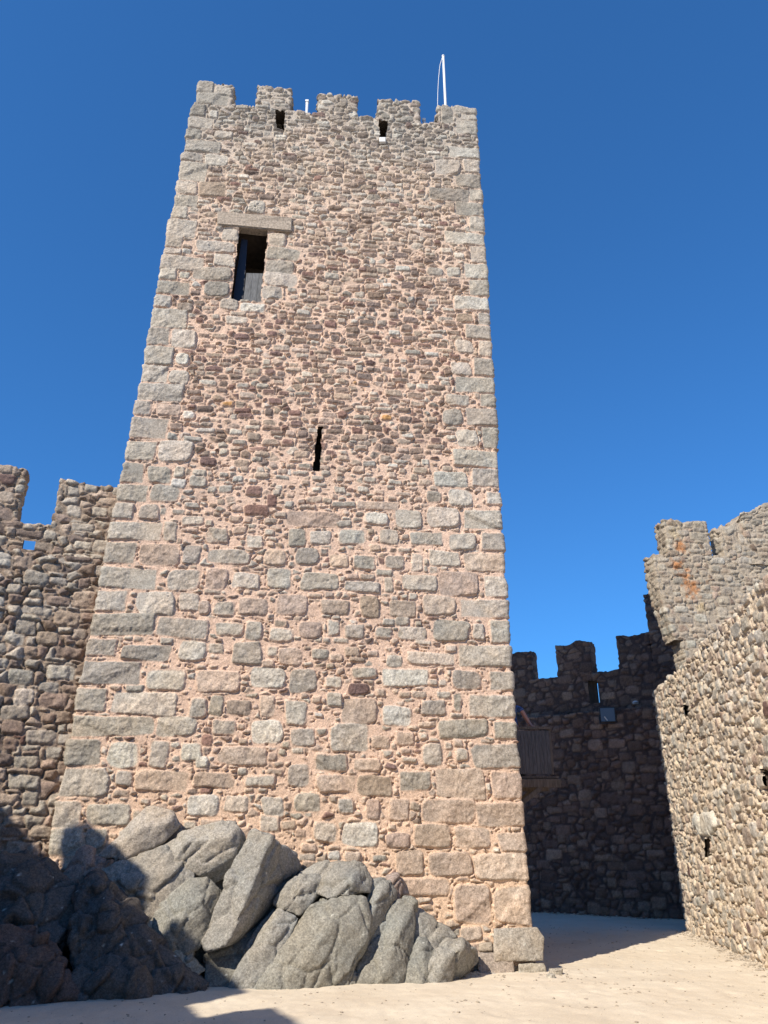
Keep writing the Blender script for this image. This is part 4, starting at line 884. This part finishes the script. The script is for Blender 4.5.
# ------------------------------------------------------------------ floodlight on the far wall, small white fitting
fq = on_plane(607.5, 714.5, BA + BN * .12, BN); fl = empty('floodlight', (fq[0], fq[1], zbl))
tag(fl, 'square floodlight with glass coloured like reflected sky standing on the ledge of the far shaded wall', 'floodlight')
rotf = Matrix.Rotation(math.radians(-12), 3, 'Z') @ Matrix.Rotation(math.radians(12), 3, 'X')
M_BLK = plain('dark_metal', (.03, .035, .045), .5, .3); M_GLASS = plain('reflected_sky_glass', (.05, .13, .24), .35, .1); M_WHT = plain('white_paint', (.60, .61, .61), .5)  # glass blue is the sky's reflection put into the base colour
fc = Vector(fq); hw = .24
bm = bmesh.new(); box(bm, fc, (.44, .10, .42), rotf, .015); o = finish('housing', bm, M_BLK); link(o); sub(o, fl)
bm = bmesh.new(); box(bm, fc + rotf @ Vector((0, -.056, .0)), (.385, .012, .365), rotf, .003); o = finish('glass', bm, M_GLASS); link(o); sub(o, fl)
bm = bmesh.new(); tube(bm, [fc + rotf @ Vector((-.10, -.068, -.05)), fc + rotf @ Vector((-.02, -.068, -.16))], .018, 8); o = finish('lamp', bm, M_WHT); link(o); sub(o, fl)
bm = bmesh.new()
for sx in (-.24, .24): bar(bm, fc + rotf @ Vector((sx, 0, 0)), fc + Vector((sx * rotf[0][0], .02, -.24)), .02, .04)
bar(bm, fc + Vector((-.26, .02, -.24)), fc + Vector((.26, .02, -.24)), .04, .02)
o = finish('bracket', bm, M_BLK); link(o); sub(o, fl)
q = on_plane(635.5, 702.5, PB + BN * .04, BN); bm = bmesh.new()
bmesh.ops.create_uvsphere(bm, u_segments=14, v_segments=8, radius=.085, matrix=Matrix.Translation(Vector(q)) @ Matrix.Diagonal((1, 1, .6, 1)))
bmesh.ops.bisect_plane(bm, geom=bm.verts[:] + bm.edges[:] + bm.faces[:], plane_co=Vector(q) - Vector((0, 0, .01)), plane_no=(0, 0, 1), clear_inner=True)
box(bm, Vector(q) - Vector((0, 0, .03)), (.15, .07, .03), bevel=.006)
o = finish('wall_lamp', bm, M_WHT); link(o); tag(o, 'small white domed fitting on the far shaded parapet', 'lamp')

# ------------------------------------------------------------------ flagpole and the small things on the keep's roof
fp = empty('flagpole', (at_depth(445.6, 104, 13.45)[0], 13.45, ZTOP)); tag(fp, 'white flagpole with a slack rope on the right corner of the keep', 'flagpole')
ptop = at_depth(443.2, 57, 13.45)
bm = bmesh.new(); tube(bm, [(fp.location.x, 13.45, ZTOP), (fp.location.x * .5 + ptop[0] * .5, 13.45, (ZTOP + ptop[2]) / 2), tuple(ptop)], [.036, .033, .028], 14); o = finish('pole', bm, M_WHT, True); link(o); sub(o, fp)
bm = bmesh.new(); bmesh.ops.create_uvsphere(bm, u_segments=12, v_segments=8, radius=.04, matrix=Matrix.Translation(Vector(ptop) + Vector((0, 0, .03)))); o = finish('pole_cap', bm, M_WHT, True); link(o); sub(o, fp)
rope = [tuple(at_depth(x, y, 13.4)) for x, y in ((442, 58), (439.8, 66), (438.6, 78), (437.8, 92), (437.6, 104), (438, 112))]
bm = bmesh.new(); tube(bm, rope, .007, 6); o = finish('rope', bm, M_WHT); link(o); sub(o, fp)
def stub(name, label, cat, x, yb, yt, Y, r):
    a = at_depth(x, yb, Y); b = at_depth(x - .3, yt, Y); e = empty(name, (a[0], Y, ZTOP)); tag(e, label, cat)
    bm = bmesh.new(); tube(bm, [(a[0], Y, ZTOP), tuple(b)], r, 10); o = finish('post', bm, M_WHT, True); link(o); sub(o, e)
    bm = bmesh.new(); box(bm, Vector(b) + Vector((0, 0, .03)), (r * 2.6, r * 2.6, .06), bevel=.01); o = finish('cap', bm, M_WHT); link(o); sub(o, e)
stub('white_post', 'short white post showing between the second and third merlons of the keep', 'post', 307.4, 111, 102.5, 13.2, .032)
stub('white_spike', 'tiny white pointed marker in the last gap before the flagpole', 'post', 424.3, 124, 121, 13.0, .03)
w0 = tuz(379.6, 140); c = Vector(kp(tuz(382.3, 142.5)[0], tuz(382.3, 142.5)[1], .05)); bm = bmesh.new(); box(bm, c, (.14, .08, .14), bevel=.015); o = finish('white_box', bm, M_WHT); link(o); tag(o, 'small white box under the right hand slot near the top of the keep', 'box')

# ------------------------------------------------------------------ pebbles and bits of stone on the sand
rng = random.Random(4); bm = bmesh.new()
def pebble(x, y, r):
    z = float(ground_h(np.array([x]), np.array([y]))[0])
    m_ = Matrix.Translation((x, y, z + r * .1)) @ Matrix.Rotation(rng.uniform(0, 6.3), 4, 'Z') @ Matrix.Diagonal((r * rng.uniform(.8, 1.5), r * rng.uniform(.6, 1), r * rng.uniform(.35, .6), 1))
    rr = bmesh.ops.create_icosphere(bm, subdivisions=1, radius=1, matrix=m_)
    for v in rr['verts']: v.co += Vector((rng.uniform(-.2, .2), rng.uniform(-.2, .2), rng.uniform(-.15, .15))) * r
for _ in range(2600):
    x = rng.uniform(-6, 6.5); y = rng.uniform(8.8, 20); pebble(x, y, .005 + .02 * rng.random() ** 4)
for cx_, cy_ in ((610, 984), (624, 989), (636, 993), (672, 981), (468, 1002), (585, 1008)):
    g = on_ground(cx_, cy_)
    for _ in range(7): pebble(g[0] + rng.gauss(0, .10), g[1] + rng.gauss(0, .05), rng.uniform(.010, .026))
for (px0, py0) in ((500, 978), (556, 975), (562, 979), (553, 971)):
    g = on_ground(px0, py0)
    for _ in range(10): pebble(g[0] + rng.gauss(0, .18), g[1] + rng.gauss(0, .12), rng.uniform(.008, .03))
for _ in range(650):                       # rubble crumbs along the wall foots
    t = rng.uniform(0, 9); p = RF + RD * t + RN * abs(rng.gauss(.05, .16)); pebble(p[0], p[1], .008 + .035 * rng.random() ** 2)
for _ in range(120):
    t = rng.uniform(1, 10); p = BA + BD * t + BN * abs(rng.gauss(.05, .2)); pebble(p[0], p[1], rng.uniform(.015, .06))
o = finish('gravel', bm, plain('pebble', (.33, .28, .22), .9, noise=.4, nscale=30)); link(o); tag(o, kind='stuff')
for lab, qx, qy, r in (('grey flat stone on the sand at the right foot of the keep', 556, 974, .085), ('smaller stone beside it at the edge of the shadow', 551, 977.5, .055)):
    g = on_ground(qx, qy); pts = [(g[0] + r * 1.4 * math.cos(a) * rng.uniform(.7, 1), g[1] + r * math.sin(a) * rng.uniform(.7, 1), z) for a in np.linspace(0, 5.6, 7) for z in (-.03, r * .8)]
    o = rock_from_points('loose_stone', pts, .012, 2, .006, 50 + int(r * 100), (.36, .33, .28), scale=.08); tag(o, lab, 'stone')
